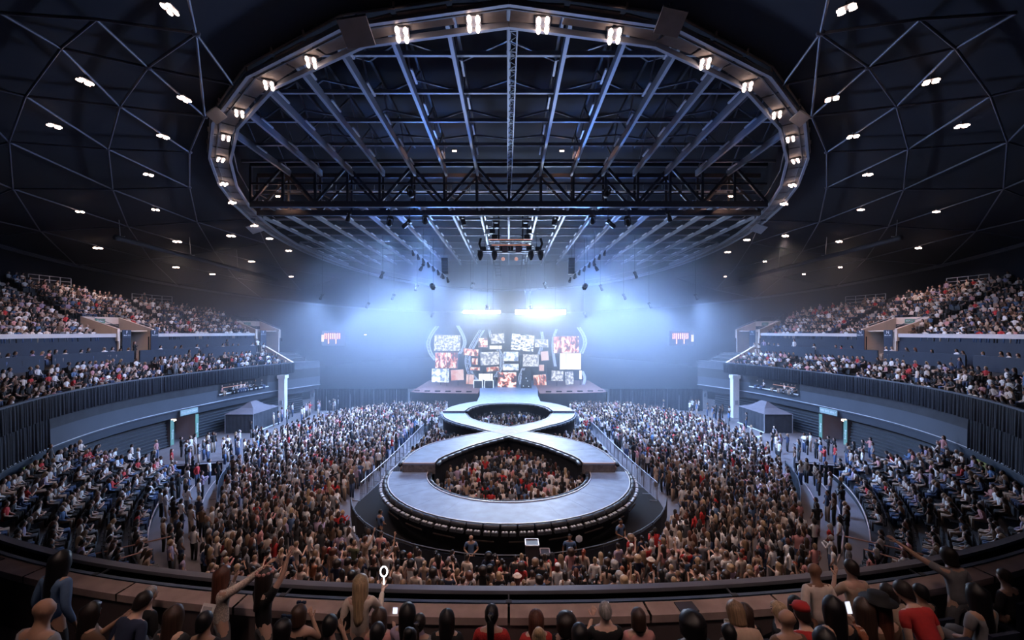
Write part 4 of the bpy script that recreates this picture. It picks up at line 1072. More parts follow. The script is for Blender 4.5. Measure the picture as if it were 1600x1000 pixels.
# ------------------------------------------------------------------ lower seating blocks beside the floor, with stairs, kerbs and handrails
M_KERB = mat('kerb_strip', (.55,.42,.38), .6)
LOWROWS = []
for sx in (-1, 1):
    S = SIDEWORD[sx]
    ii = side_range(sx, 13.5, 30.5)
    ls = empty('lower_stand_floor', (*bowl(ii[len(ii)//2], -3), 0), kind='structure', label=f'low stepped seating block beside the floor on the {S} side')
    inv = Matrix.Translation(-Vector(ls.location))
    for k in range(7):
        o0 = -6.4 + k*.9; z = .35 + k*.28
        MB().grid(strip(ii, [(o0, 0), (o0, z), (o0 + .92, z)])).obj('step', M_STEP, ls).matrix_parent_inverse = inv
        LOWROWS.append((sx, ii, o0 + .45, z))
    seat_backs(ii, [(q[2], q[3]) for q in LOWROWS if q[0] == sx], ls, .52, ((ii[len(ii)//3], .7),))
    for o_, z in ((-6.42, .36), (-7.5, .03)):
        MB().tube([(*bowl(i, o_), z) for i in ii], .035, 5).obj('kerb', M_KERB, ls).matrix_parent_inverse = inv
    MB().tube([(*bowl(i, -8.6), .03) for i in ii], .03, 5).obj('kerb', M_KERB, ls).matrix_parent_inverse = inv
    # handrail pair of the near stair
    for n, (x0, y0, x1, y1) in enumerate(((138,868,268,838),(150,884,238,858))):
        p, q = at(x0 if sx < 0 else 1588 - x0, y0, 18.6 - n*.9), at(x1 if sx < 0 else 1588 - x1, y1, 20.2 - n*.9)
        h = empty('stair_handrail', (p.x, p.y, 0), label=f'{"farther" if n == 0 else "nearer"} reddish stair handrail at the near end of the {S} side block', category='handrail')
        bb = Vector(h.location)
        MB().tube([p - bb, q - bb], .03, 6).obj('rail', mat('rail_copper', (.55,.30,.24), .35, .4), h)
        for e in (p, (p + q)/2, q): strut('post', Vector((e.x, e.y, 0)) - bb, e - bb, .05, .05, M_DARKSTEEL, h)
    barrier([tuple(bowl(i, -9.4)) for i in ii[::3]], 'aisle_barrier', f'dark barrier panels along the aisle of the {S} side seating block', 1.6, 1.1, True)
    barrier([tuple(bowl(ii[-1], o_)) for o_ in (-8.8, -4.5, -1.0)], 'end_barrier', f'dark barrier closing the far end of the {S} side seating block', 1.5, 1.1, True)

# ================================================================== PEOPLE
M_SKIN = mat('skin', (.6,.4,.32), .6, objcol=True)
M_HAIR = mat('hair', (.05,.03,.02), .45, objcol=True, noise=.55, scale=60, stretch=(1,1,.06), bump=.25)
M_CLOTH = mat('clothing', (.5,.5,.5), .85, objcol=True, noise=.18, scale=9)
M_CLOTHD = mat('dotted_clothing', (.5,.1,.1), .85, objcol=True, noise=.45, scale=60)
M_EYE = mat('eye_dark', (.02,.015,.015), .3)
M_LIP = mat('lip', (.30,.11,.10), .5)
DG = None
def skin(nodes, edges, root=0, sub=1, m=None, name='body'):
    me = bpy.data.meshes.new('skel'); me.from_pydata([n[:3] for n in nodes], edges, [])
    o = bpy.data.objects.new('skel', me)
    md = o.modifiers.new('skin', 'SKIN'); md.use_smooth_shade = True; md.branch_smoothing = .4
    if not me.skin_vertices: me.attributes  # layer is made with the modifier
    for v, n in zip(me.skin_vertices[0].data, nodes): v.radius = (n[3], n[4] if len(n) > 4 else n[3]); v.use_root = False
    me.skin_vertices[0].data[root].use_root = True
    if sub: s_ = o.modifiers.new('sub', 'SUBSURF'); s_.levels = sub; s_.render_levels = sub
    r = baked(o); r.name = name; bpy.data.meshes.remove(me)
    r.materials.clear()
    if m: r.materials.append(m)
    r.polygons.foreach_set('use_smooth', [True]*len(r.polygons))
    return r

ARMS = {  # elbow, wrist for the right arm (x mirrored for the left), relative to the shoulder height 1.36
    'down': ((.235,-.04,1.09), (.25,.07,.86)), 'phone': ((.22,.14,1.11), (.10,.34,1.30)), 'raised': ((.25,.12,1.60), (.27,.20,1.86)),
    'high': ((.26,.05,1.62), (.22,.08,1.90)), 'reach': ((.30,.22,1.50), (.42,.42,1.68)), 'clasp': ((.255,.0,1.09), (.06,.22,.97)), 'face': ((.22,.16,1.14), (.10,.20,1.40)), 'clap': ((.23,.15,1.15), (.06,.33,1.33)), 'lap': ((.22,.03,1.10), (.10,.28,.99)), 'cup': ((.24,.15,1.13), (.24,.36,1.30))}
def hand_nodes(N, E, wi, sx, wr, el, curl=.5):
    """palm and five fingers growing from the wrist node"""
    d = (Vector(wr) - Vector(el)).normalized(); side = Vector((sx,0,0)) - d*d.x*sx
    if side.length < .3: side = Vector((0,1,0)) - d*d.y
    side.normalize(); nrm = d.cross(side)*sx
    w_ = Vector(wr); palm = w_ + d*.055
    N.append((*palm, .034, .02)); pi_ = len(N) - 1; E.append((wi, pi_))
    for q, ln in enumerate((.066, .074, .070, .055)):
        k = palm + d*.035 + side*((q - 1.5)*-.019); t1 = k + d*ln*.5 + nrm*curl*.014; t2 = t1 + d*ln*.42*(1 - curl*.4) + nrm*curl*.035
        b = len(N); N += [(*k, .0095), (*t1, .0088), (*t2, .0075)]; E += [(pi_, b), (b, b+1), (b+1, b+2)]
    k = w_ + d*.03 + side*.03; t1 = k + d*.03 + side*.028 + nrm*.012; t2 = t1 + d*.028 + side*.006 + nrm*.012
    b = len(N); N += [(*k, .012), (*t1, .010), (*t2, .0085)]; E += [(wi, b), (b, b+1), (b+1, b+2)]

def template(seated=False, armR='down', armL='down', build=1.0, sleeve='short', lean=0.0, skirt=False, detail=1, headturn=0.0):
    """meshes of one figure facing +Y with its feet at z = 0: body, top, trousers"""
    dz = -.47 if seated else 0.0
    def up(p):   # lean the upper body forward about the pelvis
        x, y, z = p; h = z - .92; ca, sa = math.cos(lean), math.sin(lean)
        return (x, y*ca + h*sa, .92 + h*ca - y*sa + dz)
    b = build
    N = [(*up((0,0,.93)), .145*b, .105*b), (*up((0,-.005,1.07)), .115*b, .09*b), (*up((0,-.01,1.22)), .135*b, .10*b), (*up((0,-.005,1.35)), .12*b, .085*b),
         (*up((0,.0,1.44)), .052), (*up((0,.018,1.505)), .062), (*up((0,.022,1.56)), .084), (*up((0,.014,1.62)), .088), (*up((0,.006,1.665)), .066)]
    E = [(0,1),(1,2),(2,3),(3,4),(4,5),(5,6),(6,7),(7,8)]
    # nose and ears
    hx, hy, hz = up((0,.02,1.575))
    N += [(hx, hy + .088, hz - .022, .014)]; E.append((6, len(N)-1))
    for s in (-1, 1): N += [(hx + s*.083, hy - .008, hz - .012, .016)]; E.append((6, len(N)-1))
    top = [(*n[:3], n[3] + .016, (n[4] if len(n) > 4 else n[3]) + .016) for n in N[:4]]; te = [(0,1),(1,2),(2,3)]
    top.append((*up((0,.0,1.395)), .082)); te.append((3, 4))
    for s, pose in ((1, armR), (-1, armL)):
        el, wr = ARMS[pose]
        sh = up((s*.165*b, -.005, 1.355)); el = up((s*el[0]*b, el[1], el[2])); wr = up((s*wr[0]*b, wr[1], wr[2]))
        k = len(N); N += [(*sh, .058*b), (*el, .040*b), (*wr, .027)]; E += [(3, k), (k, k+1), (k+1, k+2)]
        if detail: hand_nodes(N, E, k + 2, s, wr, el)
        else:
            d = (Vector(wr) - Vector(el)).normalized(); N.append((*(Vector(wr) + d*.07), .03)); E.append((k+2, len(N)-1))
        q = len(top)
        mid = tuple(Vector(sh)*.35 + Vector(el)*.65)
        top.append((*sh, .072*b)); te.append((3, q))
        if sleeve == 'short': top.append((*mid, .058*b)); te.append((q, q+1))
        elif sleeve == 'long':
            top += [(*el, .052*b), (*(Vector(wr)*.93 + Vector(el)*.07), .037)]; te += [(q, q+1), (q+1, q+2)]
        else:
            top[-1] = (*tuple(Vector(sh)*.6 + Vector(up((0,0,1.35)))*.4), .06*b)
    tr = [(*up((0,0,.90)), .152*b, .115*b), (*up((0,0,.99)), .138*b, .108*b)]; re_ = [(0, 1)]
    for s in (1, -1):
        if seated: hip, kn, an, to = (s*.095, .03, .46), (s*.11, .43, .49), (s*.11, .40, .09), (s*.12, .54, .04)
        else: hip, kn, an, to = (s*.09, 0, .86), (s*.10, .02, .48), (s*.105, -.02, .08), (s*.115, .12, .035)
        k = len(N); N += [(*hip, .085*b), (*kn, .056*b), (*an, .036), (*to, .034)]; E += [(0, k), (k, k+1), (k+1, k+2), (k+2, k+3)]
        q = len(tr); tr += [(*hip, .10*b), (*kn, .072*b), (*(Vector(an) + Vector((0,0,.05))), .055)]; re_ += [(0, q), (q, q+1), (q+1, q+2)]
    body = skin(N, E, 0, 1, M_SKIN, 'person')
    top[0] = (*up((0,.0,.85 if not seated else .93)), .152*b, .118*b)
    tp = skin(top, te, 0, 1, M_CLOTH, 'top')
    if skirt and not seated:
        MBs = MB().lathe((0,0,0), [(.13,1.02),(.16,.92),(.19,.75),(.21,.55)], 14, 1, .8); bt = MBs.mesh('skirt', M_CLOTH, True)
    else: bt = skin(tr, re_, 0, 1, M_CLOTH, 'trousers')
    head = up((0,.018,1.585))
    return dict(body=body, top=tp, bottom=bt, head=Vector(head), lean=lean, bottomname='skirt' if (skirt and not seated) else 'trousers')

def hair_mesh(style):
    """hair shell round a head centred on the origin (front is +Y)"""
    rn = random.Random(style); rows = []
    if style == 'bald': return None
    nz = 9; na = 20
    prm = {'short': (.055,-.03,-.085,.0), 'bob': (.06,-.13,-.15,.012), 'long': (.065,-.30,-.42,.018), 'ponytail': (.065,-.02,-.09,.0), 'bun': (.065,-.02,-.09,.0), 'curly': (.05,-.11,-.15,.05), 'crop': (.075,.01,-.06,-.006), 'verylong': (.065,-.36,-.52,.02)}[style]
    zf, zs, zb, ex = prm
    for v in range(nz + 1):
        row = []
        for k in range(na + 1):
            t = 2*math.pi*k/na; fr = math.cos(t)   # 1 front, -1 back
            hem = zf*max(0, fr)**.6 + zs*(1 - abs(fr)) + zb*max(0, -fr) if fr > 0 else zs*(1 + fr) + zb*(-fr)
            if fr > .75: hem = zf
            f = v/nz; z = .116 + (hem - .116)*f**.9
            zc = max(-1, min(1, z/.116)); rr = math.sqrt(max(0, 1 - zc*zc)) if z > 0 else 1.0
            if z < 0: rr = 1.0 - min(.12, -z*.3)
            wob = 1 + (rn.uniform(-.07,.07) if style == 'curly' else .025*math.sin(t*7 + v))
            rx, ry = (.088 + ex)*rr*wob, (.106 + ex)*rr*wob
            x, y = rx*math.sin(t), ry*math.cos(t)
            if z < -.05: y -= (-z - .05)*.10; x *= 1 + (-z - .05)*.6 if z > -.25 else 1.1 - (-z - .25)*.9
            row.append((x, y - .006, z))
        rows.append(row)
    rows.append([(x*.8, y*.8 - .005, z + .015) for x, y, z in rows[-1]])
    b = MB().grid(rows)
    if style == 'ponytail': b.tube([(0,-.09,.05),(0,-.15,.06),(0,-.17,-.02),(0,-.16,-.16),(0,-.15,-.28),(0,-.15,-.34)], [.025,.04,.045,.045,.035,.012], 9)
    if style == 'bun': b.lathe((0,-.06,.10), [(.02,-.06),(.055,-.03),(.062,.01),(.045,.045),(.01,.06)], 12)
    me = b.mesh('hair', M_HAIR, True)
    return me
HAIR = {s: hair_mesh(s) for s in ('short','bob','long','ponytail','bun','curly','crop','verylong')}
HATM = MB().lathe((0,0,0), [(.17,.045),(.175,.055),(.10,.06),(.095,.13),(.06,.145)], 18, 1, 1.1).mesh('hat', M_CLOTH, True)
CAPM = MB().lathe((0,0,0), [(.098,.035),(.095,.08),(.07,.12),(.02,.135)], 16, 1, 1.14).add([(-.07,.09,.045),(.07,.09,.045),(.05,.17,.03),(-.05,.17,.03),(-.07,.09,.06),(.07,.09,.06),(.05,.17,.04),(-.05,.17,.04)], [(0,1,2,3),(4,7,6,5),(0,4,5,1),(1,5,6,2),(2,6,7,3),(3,7,4,0)]).mesh('cap', M_CLOTH, True)
FACEM = {}
eb = MB()
for s in (-1, 1): eb.lathe((s*.030, .079, .0), [(.002,-.008),(.011,-.004),(.011,.004),(.002,.008)], 8)
EYES = eb.mesh('eyes', M_EYE, True)
MOUTH = MB().box((0,.078,-.062), (.045,.012,.012)).mesh('mouth', M_LIP)

TEMPL = {}
def tmpl(*a, **k):
    key = (a, tuple(sorted(k.items())))
    if key not in TEMPL: TEMPL[key] = template(*a, **k)
    return TEMPL[key]

SKINC = {'pale': (.62,.40,.32), 'light': (.55,.34,.26), 'tan': (.40,.23,.16), 'brown': (.22,.11,.07), 'dark': (.10,.05,.035)}
HAIRC = {'black': (.006,.005,.006), 'dark brown': (.016,.010,.008), 'brown': (.045,.024,.016), 'auburn': (.09,.03,.018), 'blonde': (.40,.28,.17), 'fair': (.22,.14,.085), 'grey': (.32,.30,.29), 'red': (.25,.05,.02)}
TOPC = {'black': (.010,.010,.012), 'navy': (.02,.03,.07), 'white': (.80,.77,.76), 'cream': (.68,.57,.50), 'grey': (.22,.22,.24), 'charcoal': (.05,.05,.055), 'beige': (.45,.32,.24), 'pink': (.60,.28,.27), 'red': (.45,.03,.03), 'denim blue': (.09,.16,.30), 'brown': (.14,.08,.05), 'olive': (.10,.11,.06), 'lilac': (.38,.30,.42), 'rust': (.35,.12,.06)}
BOTC = {'black': (.012,.012,.014), 'jeans': (.05,.08,.16), 'beige': (.38,.28,.21), 'white': (.55,.52,.5), 'grey': (.12,.12,.13)}
def person(loc, rz, T, hair='long', hairc='brown', topc='black', botc='black', skinc='light', label=None, group=None, scale=1.0, hat=None, topmat=None, face=True):
    o = link('person', T['body'], label=label, category='person', group=group)
    o.location = loc; o.rotation_euler = (0, 0, rz); o.scale = (scale,)*3; o.color = (*SKINC[skinc], 1)
    t = link('top', T['top'], o); t.color = (*TOPC[topc], 1)
    if topmat:
        t.material_slots[0].link = 'OBJECT'; t.material_slots[0].material = topmat
    b = link(T['bottomname'], T['bottom'], o); b.color = (*BOTC[botc], 1)
    mh = Matrix.Translation(T['head']) @ Matrix.Rotation(-T['lean']*.6, 4, 'X')
    if hair != 'bald':
        h = link('hair', HAIR[hair], o, mh); h.color = (*HAIRC[hairc], 1)
    if face:
        link('eyes', EYES, o, mh); link('mouth', MOUTH, o, mh)
    if hat:
        kind, col = hat; h = link(kind, HATM if kind == 'hat' else CAPM, o, mh @ Matrix.Translation((0,0,.0))); h.color = (*TOPC[col], 1)
    return o

# ------------------------------------------------------------------ people on the near balcony
def near_row(px, row):
    """standing place on balcony row ROW (0 = at the parapet) in direction px"""
    u = (px - CX)/F; off = .66 + row*.9
    best = min(range(-110, 111), key=lambda k: (abs(bowl(k, off)[0]/max(bowl(k, off)[1], .5) - u)))
    p = bowl(best, off); n = BOWLN[best % NB]
    # fine fit along the curve
    y = p[1]; x = u*y
    return Vector((x, y, 5.42 + .42*row)), math.atan2(n[0], -n[1])
SEATM = {}
def stadium_seat(p, rz, label):
    o = empty('stadium_seat', p, rz, label=label, category='seat', group='near balcony seats')
    if not SEATM:
        ms_ = mat('seat_plastic', (.02,.025,.05), .5)
        SEATM['seat'] = MB().box((0,.05,.40), (.44,.42,.05)).mesh('seat', ms_); SEATM['backrest'] = MB().box((0,-.19,.66), (.44,.05,.42)).mesh('backrest', ms_); SEATM['pedestal'] = MB().box((0,-.05,.19), (.10,.12,.38)).mesh('pedestal', M_DARKSTEEL)
    for k, v in SEATM.items(): link(k, v, o)
# px, row, seated, armR, armL, sleeve, hair, haircol, top, skin, lean, scale, hat, label
FG = [
 (52,2,1,'lap','lap','long','bald','black','grey','tan',.1,1.12,None,'large person in a grey jacket filling the dark lower F side corner'),
 (82,1,0,'down','down','long','long','black','denim blue','tan',.1,1.05,None,'long black haired person in a blue shirt near the F side corner'),
 (140,1,1,'clap','clap','short','long','dark brown','brown','tan',.0,1.0,None,'long haired person clapping by the parapet near the F side corner'),
 (178,1,1,'lap','lap','long','short','dark brown','navy','light',.5,1.05,None,'person in dark blue bent forward below the bald man on the F side'),
 (214,0,1,'lap','lap','long','crop','grey','black','tan',.25,1.02,None,'close-cropped man leaning over the parapet on the F side'),
 (262,1,1,'phone','lap','long','long','brown','charcoal','light',.1,1.0,None,'brown haired person reading a white sheet on the F side'),
 (318,1,1,'lap','lap','short','short','black','black','tan',.0,1.0,None,'dark figure between the sheet reader and the waving girl'),
 (346,0,0,'reach','face','long','long','auburn','cream','light',.0,1.0,None,'standing auburn haired girl in a patterned cream top waving over the rail'),
 (412,0,0,'raised','cup','short','long','dark brown','black','pale',.0,1.0,None,'standing person in black with both arms up and a flower crown'),
 (440,1,1,'lap','lap','short','bob','black','black','tan',.0,.97,None,'dark head with sunglasses pushed up behind the flower crown person'),
 (466,0,1,'face','lap','none','bob','brown','black','light',.0,1.0,None,'brown bob haired person with bare shoulders leaning at the parapet'),
 (512,1,1,'face','lap','short','short','black','black','light',.1,1.0,None,'person in a black printed tee resting a hand on the face'),
 (538,0,1,'lap','lap','long','bob','black','charcoal','tan',.0,1.0,None,'dark bob haired person half hidden by the tall blonde'),
 (562,0,0,'cup','down','long','verylong','blonde','cream','pale',.05,.98,None,'tall blonde in a cream jacket holding a glowing ring wand'),
 (592,0,1,'phone','lap','short','long','brown','pink','light',.0,1.0,None,'brown haired person in pink holding a phone beside the tall blonde'),
 (589,1,1,'lap','lap','short','short','black','black','tan',.0,.97,None,'dark smooth haired head in front of the tall blonde'),
 (636,0,1,'lap','lap','short','long','black','lilac','light',.0,1.06,None,'long black haired person in a lilac top at the parapet'),
 (655,0,1,'lap','lap','short','ponytail','dark brown','grey','light',.0,.95,None,'slim dark haired person beside the lilac top'),
 (640,1,1,'lap','lap','short','bun','black','black','light',.0,.92,None,'small dark haired head below the lilac top'),
 (698,0,1,'lap','lap','long','long','black','black','light',.0,1.0,None,'long black haired person in a black coat left of the red dress'),
 (768,0,1,'lap','lap','short','ponytail','black','red','light',.0,1.06,None,'person with a black ponytail in a red dotted dress at the middle of the rail'),
 (838,0,1,'lap','lap','short','long','auburn','red','pale',.0,1.0,None,'straight auburn haired person in a plain red top'),
 (842,1,1,'lap','lap','short','bun','blonde','cream','pale',.0,.93,None,'person with a blonde updo in front of the auburn hair'),
 (885,0,1,'phone','lap','short','curly','dark brown','black','tan',.0,.97,None,'dark curly haired person filming with a raised phone'),
 (906,1,1,'lap','lap','none','bob','black','pink','pale',.0,.97,None,'sleek black bob with bare shoulders beside the grey haired man'),
 (946,0,1,'phone','phone','short','crop','grey','black','pale',.0,1.08,None,'grey cropped man in a black tee holding up a phone'),
 (998,0,1,'face','lap','long','bob','brown','pink','light',.0,1.0,None,'brown bob haired person in dusty pink with a crossbody strap'),
 (1083,1,1,'lap','lap','short','curly','black','black','brown',.0,1.06,None,'person with black curly hair alone under the bare parapet'),
 (1140,1,1,'cup','lap','short','short','black','charcoal','tan',.0,.92,None,'person holding up a clear cup behind the beige jacket'),
 (1165,0,1,'lap','lap','long','long','brown','black','light',.0,1.0,None,'long brown haired person above the beige jacket'),
 (1178,1,1,'lap','lap','long','fair' and 'bob','fair','beige','light',.55,1.05,None,'person in a beige bomber jacket bent over a lit phone'),
 (1218,0,1,'lap','lap','long','bob','blonde','black','pale',.0,1.0,None,'blonde haired person looking towards the F side by the parapet'),
 (1232,1,1,'lap','lap','long','bald','grey','brown','tan',.0,1.05,None,'bald man in front of the blonde at the parapet'),
 (1252,0,1,'lap','lap','long','long','black','black','tan',.15,1.0,None,'black haired person between the blonde and the red shirt'),
 (1282,0,0,'down','down','long','bald','grey','cream','brown',.15,1.0,None,'tall bald man in a cream sweatshirt and glasses at the parapet'),
 (1276,1,1,'lap','lap','short','cap' and 'short','dark brown','red','light',.4,1.0,('cap','red'),'person in a red cap and red shirt below the tall bald man'),
 (1312,1,1,'lap','lap','long','long','black','black','tan',.1,1.1,None,'broad person with straight black hair in front of the sequin sleeve'),
 (1290,2,1,'lap','lap','short','bob','black','black','brown',.0,1.0,None,'black haired head at the lower edge below the red cap'),
 (1338,0,0,'down','face','short','short','dark brown','beige','light',.1,1.0,None,'dark haired man in a beige tee standing at the N side parapet'),
 (1360,1,1,'phone','lap','long','long','brown','rust','light',.1,1.05,None,'brown haired person in a glittering rust sleeve with a white phone'),
 (1384,1,1,'lap','lap','long','long','auburn','brown','light',.1,1.08,('hat','black'),'auburn haired person wearing a wide black hat'),
 (1412,0,1,'lap','lap','long','bob','dark brown','beige','light',.3,1.0,None,'person in a beige jacket with a strapped bag on the N side'),
 (1448,0,1,'lap','lap','long','short','black','black','tan',.1,1.0,None,'dark short haired figure above the red top on the N side'),
 (1466,1,1,'lap','lap','short','short','dark brown','red','light',.6,1.12,None,'person in a red top stretched forward in the dark N side corner'),
 (1498,0,0,'down','reach','short','bob','dark brown','grey','light',.2,1.0,None,'dark haired person reaching across near the N side corner'),
 (1540,1,1,'lap','lap','short','long','black','grey','tan',.1,1.08,None,'long black haired person in a grey ribbed top in the N side corner'),
 (1580,0,1,'lap','lap','long','short','brown','charcoal','light',.1,1.0,None,'shadowed person with brown hair at the N side frame edge'),
]
NEARP = {}
for (px, row, seated, aR, aL, sl, hr, hc, tc_, sk, ln, scl, hat, lb) in FG:
    p, rz = near_row(px, row)
    T = tmpl(bool(seated), aR, aL, 1.0, sl, ln)
    ds = {466: .08, 636: .1, 768: .06}.get(px, 0)
    o = person(p, rz + R.uniform(-.15, .15) + {1218: .9, 346: -.5, 412: -.5, 140: -.4}.get(px, 0), T, hr, hc, tc_, R.choice(['black','jeans','grey']), sk, lb, 'people on the near balcony', scl*1.02, hat, M_CLOTHD if px in (768, 346, 1360) else None)
    if seated:
        stadium_seat(p, rz, 'dark plastic seat under ' + ' '.join(lb.split()[:9]))
    NEARP[px] = o
# things held or worn on the balcony
def held(px, aR, name, build, label, cat_):
    o = NEARP[px]; bpy.context.view_layer.update()
    row = next(f for f in FG if f[0] == px); el, wr = ARMS[aR]; ln = row[10]; dz = -.47 if row[2] else 0
    h = wr[2] - .92; q = Vector((wr[0] + .01, wr[1]*math.cos(ln) + h*math.sin(ln) + .05, .92 + h*math.cos(ln) - wr[1]*math.sin(ln) + dz + .10))
    w_ = o.matrix_world @ q
    e = empty(name, w_, o.rotation_euler.z, label=label, category=cat_); build(e); return e
M_PHSCR = mat('phone_screen', (.7,.75,.8), .3, emit=(.75,.82,1), estr=1.2); M_PHB = mat('phone_body', (.6,.58,.6), .4)
def phone(e):
    mt = Matrix.Rotation(-.35, 4, 'X')
    pb = MB().box((0,.006,0), (.075,.010,.15), mtx=mt).obj('phone_body', M_PHB, e); MB().box((0,-.003,0), (.066,.004,.138), mtx=mt).obj('phone_display', M_PHSCR, pb)
for px, lb in ((592,'lit phone in the hand of the person in pink'),(885,'lit phone raised by the dark curly haired person'),(946,'pale phone held by the grey cropped man'),(1360,'white phone beside the glittering rust sleeve')):
    held(px, 'phone', 'mobile_phone', phone, lb, 'phone')
def wand(e):
    pts = [Vector((math.sin(t)*.05, 0, .14 + math.cos(t)*.075)) for t in np.linspace(math.pi*1.05, math.pi*2.95, 18)]
    g = mat('wand_glow', (1,1,1), emit=(.9,.95,1), estr=7)
    MB().tube(pts, .009, 6).obj('glow_ring', g, e, True); MB().tube([(0,0,.065),(0,0,-.06)], .009, 6).obj('glow_stem', g, e, True); MB().tube([(0,0,-.06),(0,0,-.17)], .014, 8).obj('grip', M_BLACK, e, True)
held(562, 'cup', 'light_wand', wand, 'glowing white ring wand in the tall blonde person\'s hand', 'light wand')
def cup(e): MB().lathe((0,0,0), [(.028,-.06),(.034,0),(.040,.07),(.036,.07),(.030,0),(.025,-.055)], 14).obj('cup_body', mat('cup_plastic', (.6,.6,.62), .2), e, True); MB().lathe((0,0,0), [(.034,.045),(.036,.06),(.01,.06)], 12).obj('drink', mat('drink', (.35,.28,.2), .2), e)
held(1140, 'cup', 'plastic_cup', cup, 'clear plastic cup held up beside the long brown hair', 'cup')
def sheet(e): MB().box((0,.0,0), (.2,.004,.28), mtx=Matrix.Rotation(-.5, 4, 'X')).obj('page', mat('paper', (.7,.66,.66), .8), e); MB().box((0,-.006,.02), (.14,.004,.18), mtx=Matrix.Rotation(-.5, 4, 'X')).obj('print_block', mat('ink_grey', (.4,.38,.4), .8), e)
held(262, 'phone', 'paper_sheet', sheet, 'white printed sheet read by the brown haired person', 'paper')
# flower crown and sunglasses
o = NEARP[412]; T = tmpl(False, 'raised', 'cup', 1.0, 'short', .0)
b = MB()
for k in range(11):
    t = 2*math.pi*k/11; b.lathe((.092*math.cos(t), .108*math.sin(t), .065), [(.006,-.02),(.024,-.008),(.024,.01),(.008,.02)], 7)
link('flower_crown', b.mesh('flower_crown', mat('flower_pink', (.5,.25,.24), .7)), o, Matrix.Translation(T['head']))
o['label'] = 'standing person in black with both arms up and a flower crown'
for px in (440, 466):
    f = next(q for q in FG if q[0] == px); T = tmpl(True, f[3], f[4], 1.0, f[5], f[10])
    link('sunglasses', MB().box((-.035,.07,.10), (.055,.03,.035)).box((.035,.07,.10), (.055,.03,.035)).box((0,.075,.10), (.03,.012,.012)).mesh('sunglasses', mat('lens_dark', (.03,.05,.10), .1)), NEARP[px], Matrix.Translation(T['head']))

# ------------------------------------------------------------------ floor crowd
def inside(poly, x, y):
    c = False; n = len(poly); j = n - 1
    for i in range(n):
        xi, yi = poly[i]; xj, yj = poly[j]
        if (yi > y) != (yj > y) and x < (xj - xi)*(y - yi)/(yj - yi) + xi: c = not c
        j = i
    return c
HOLE1 = [(x*.90, 28.6 + (y - 28.6)*.90) for x, y in arcpts(5.1, 5.2, -math.pi/2, math.pi/2, 20)] + [(-x*.93, y - .35) for x, y in LI1] + [(x*.93, y - .35) for x, y in LI1[::-1]]
HOLE2 = [(x*.93, y + .2 if y < 42 else y) for x, y in LI2] + [(x*.93, y - .3) for x, y in LI3] + [(-x*.93, y - .3) for x, y in LI3[::-1]] + [(-x*.93, y + .2 if y < 42 else y) for x, y in LI2[::-1]]
FLOORL = [(0,14.6),(-10.2,14.8),(-11.2,16.6),(-14.4,22.2),(-17.6,28.2),(-21,36.4),(-21.6,46),(-18.5,54),(-14.5,58),(-4.6,58)]
FLOORP = FLOORL + [(-x, y) for x, y in FLOORL[::-1]]
STAGEO = [(x*1.10, 28.6 + (y-28.6)*1.10) for x, y in arcpts(7.3, 7.8, -math.pi/2, math.pi/2, 20)]
OUTL = [(x - .75, y) for x, y in np.vstack([LO1, LO2, LO3])] + [(-4.5, 57)]
STAGEP = OUTL + [(-x, y) for x, y in OUTL[::-1]]
def bowl_offset(x, y):
    d = (BOWL[:, 0] - x)**2 + (BOWL[:, 1] - y)**2; i = int(d.argmin()); return float(np.dot(np.array([x, y]) - BOWL[i], BOWLN[i]))
def crowd_zone(x, y):
    if inside(HOLE1, x, y): return 'well'
    if inside(HOLE2, x, y): return 'backwell'
    if not inside(FLOORP, x, y): return None
    if y < 28.6:
        return 'floor' if (x/10.1)**2 + ((y - 28.6)/10.3)**2 > 1 else None
    if inside(STAGEP, x, y): return None
    if abs(x) < 7.3 and 31 < y < 44.5: return 'pocket'
    if abs(x) < (9.7 if y < 46 else 7.6): return None
    return 'floor'
PTS = []
yy = 14.6; r_ = 0
while yy < 58.3:
    st_ = .60
    for xx in np.arange(-22.5 + (r_ % 2)*.3, 22.6, st_):
        x = xx + R.uniform(-.17, .17); y = yy + R.uniform(-.14, .14)
        z = crowd_zone(x, y)
        if z and R.random() < (.93 if z == 'floor' else .9): PTS.append((x, y, z))
    yy += .54; r_ += 1
# looser groups along the aisles, the walls and the tents
for sx in (-1, 1):
    for (px, py, n, sp) in ((300,700,8,1.0),(330,690,6,.8),(360,700,12,1.2),(400,680,10,1.2),(300,740,10,1.0),(270,770,12,.9),(285,810,14,1.0),(270,850,12,1.0),(300,870,12,1.0),(440,650,10,1.3),(480,640,8,1.2),(520,632,6,1.2),(255,715,6,.7),(345,735,8,.8),(225,700,5,.8),(250,800,6,.7)):
        q = at(px if sx < 0 else 1588 - px, py, 1); k = (EYE - 1.0)/(EYE - q.z)
        for _ in range(n):
            x, y = q.x*k + R.gauss(0, sp), k + R.gauss(0, sp)
            if crowd_zone(x, y) is None and abs(x) > 9 and bowl_offset(x, y) < (-6.7 if y < 31 else -.4) and not (abs(x) > 26 and 46.5 < y < 52.8) and abs(bowl_offset(x, y) + 9.4) > .3 and all((x - a)**2 + (y - b)**2 > .2 for a, b, _ in PTS[-60:]): PTS.append((x, y, 'aisle'))
def look(x, y, z):
    """heading: everybody faces the runway crossing or the main stage"""
    tx, ty = (0, 62) if z in ('well', 'backwell') else (0, 46 if y < 40 else 60)
    return math.atan2(-(tx - x), ty - y) + R.gauss(0, .35)

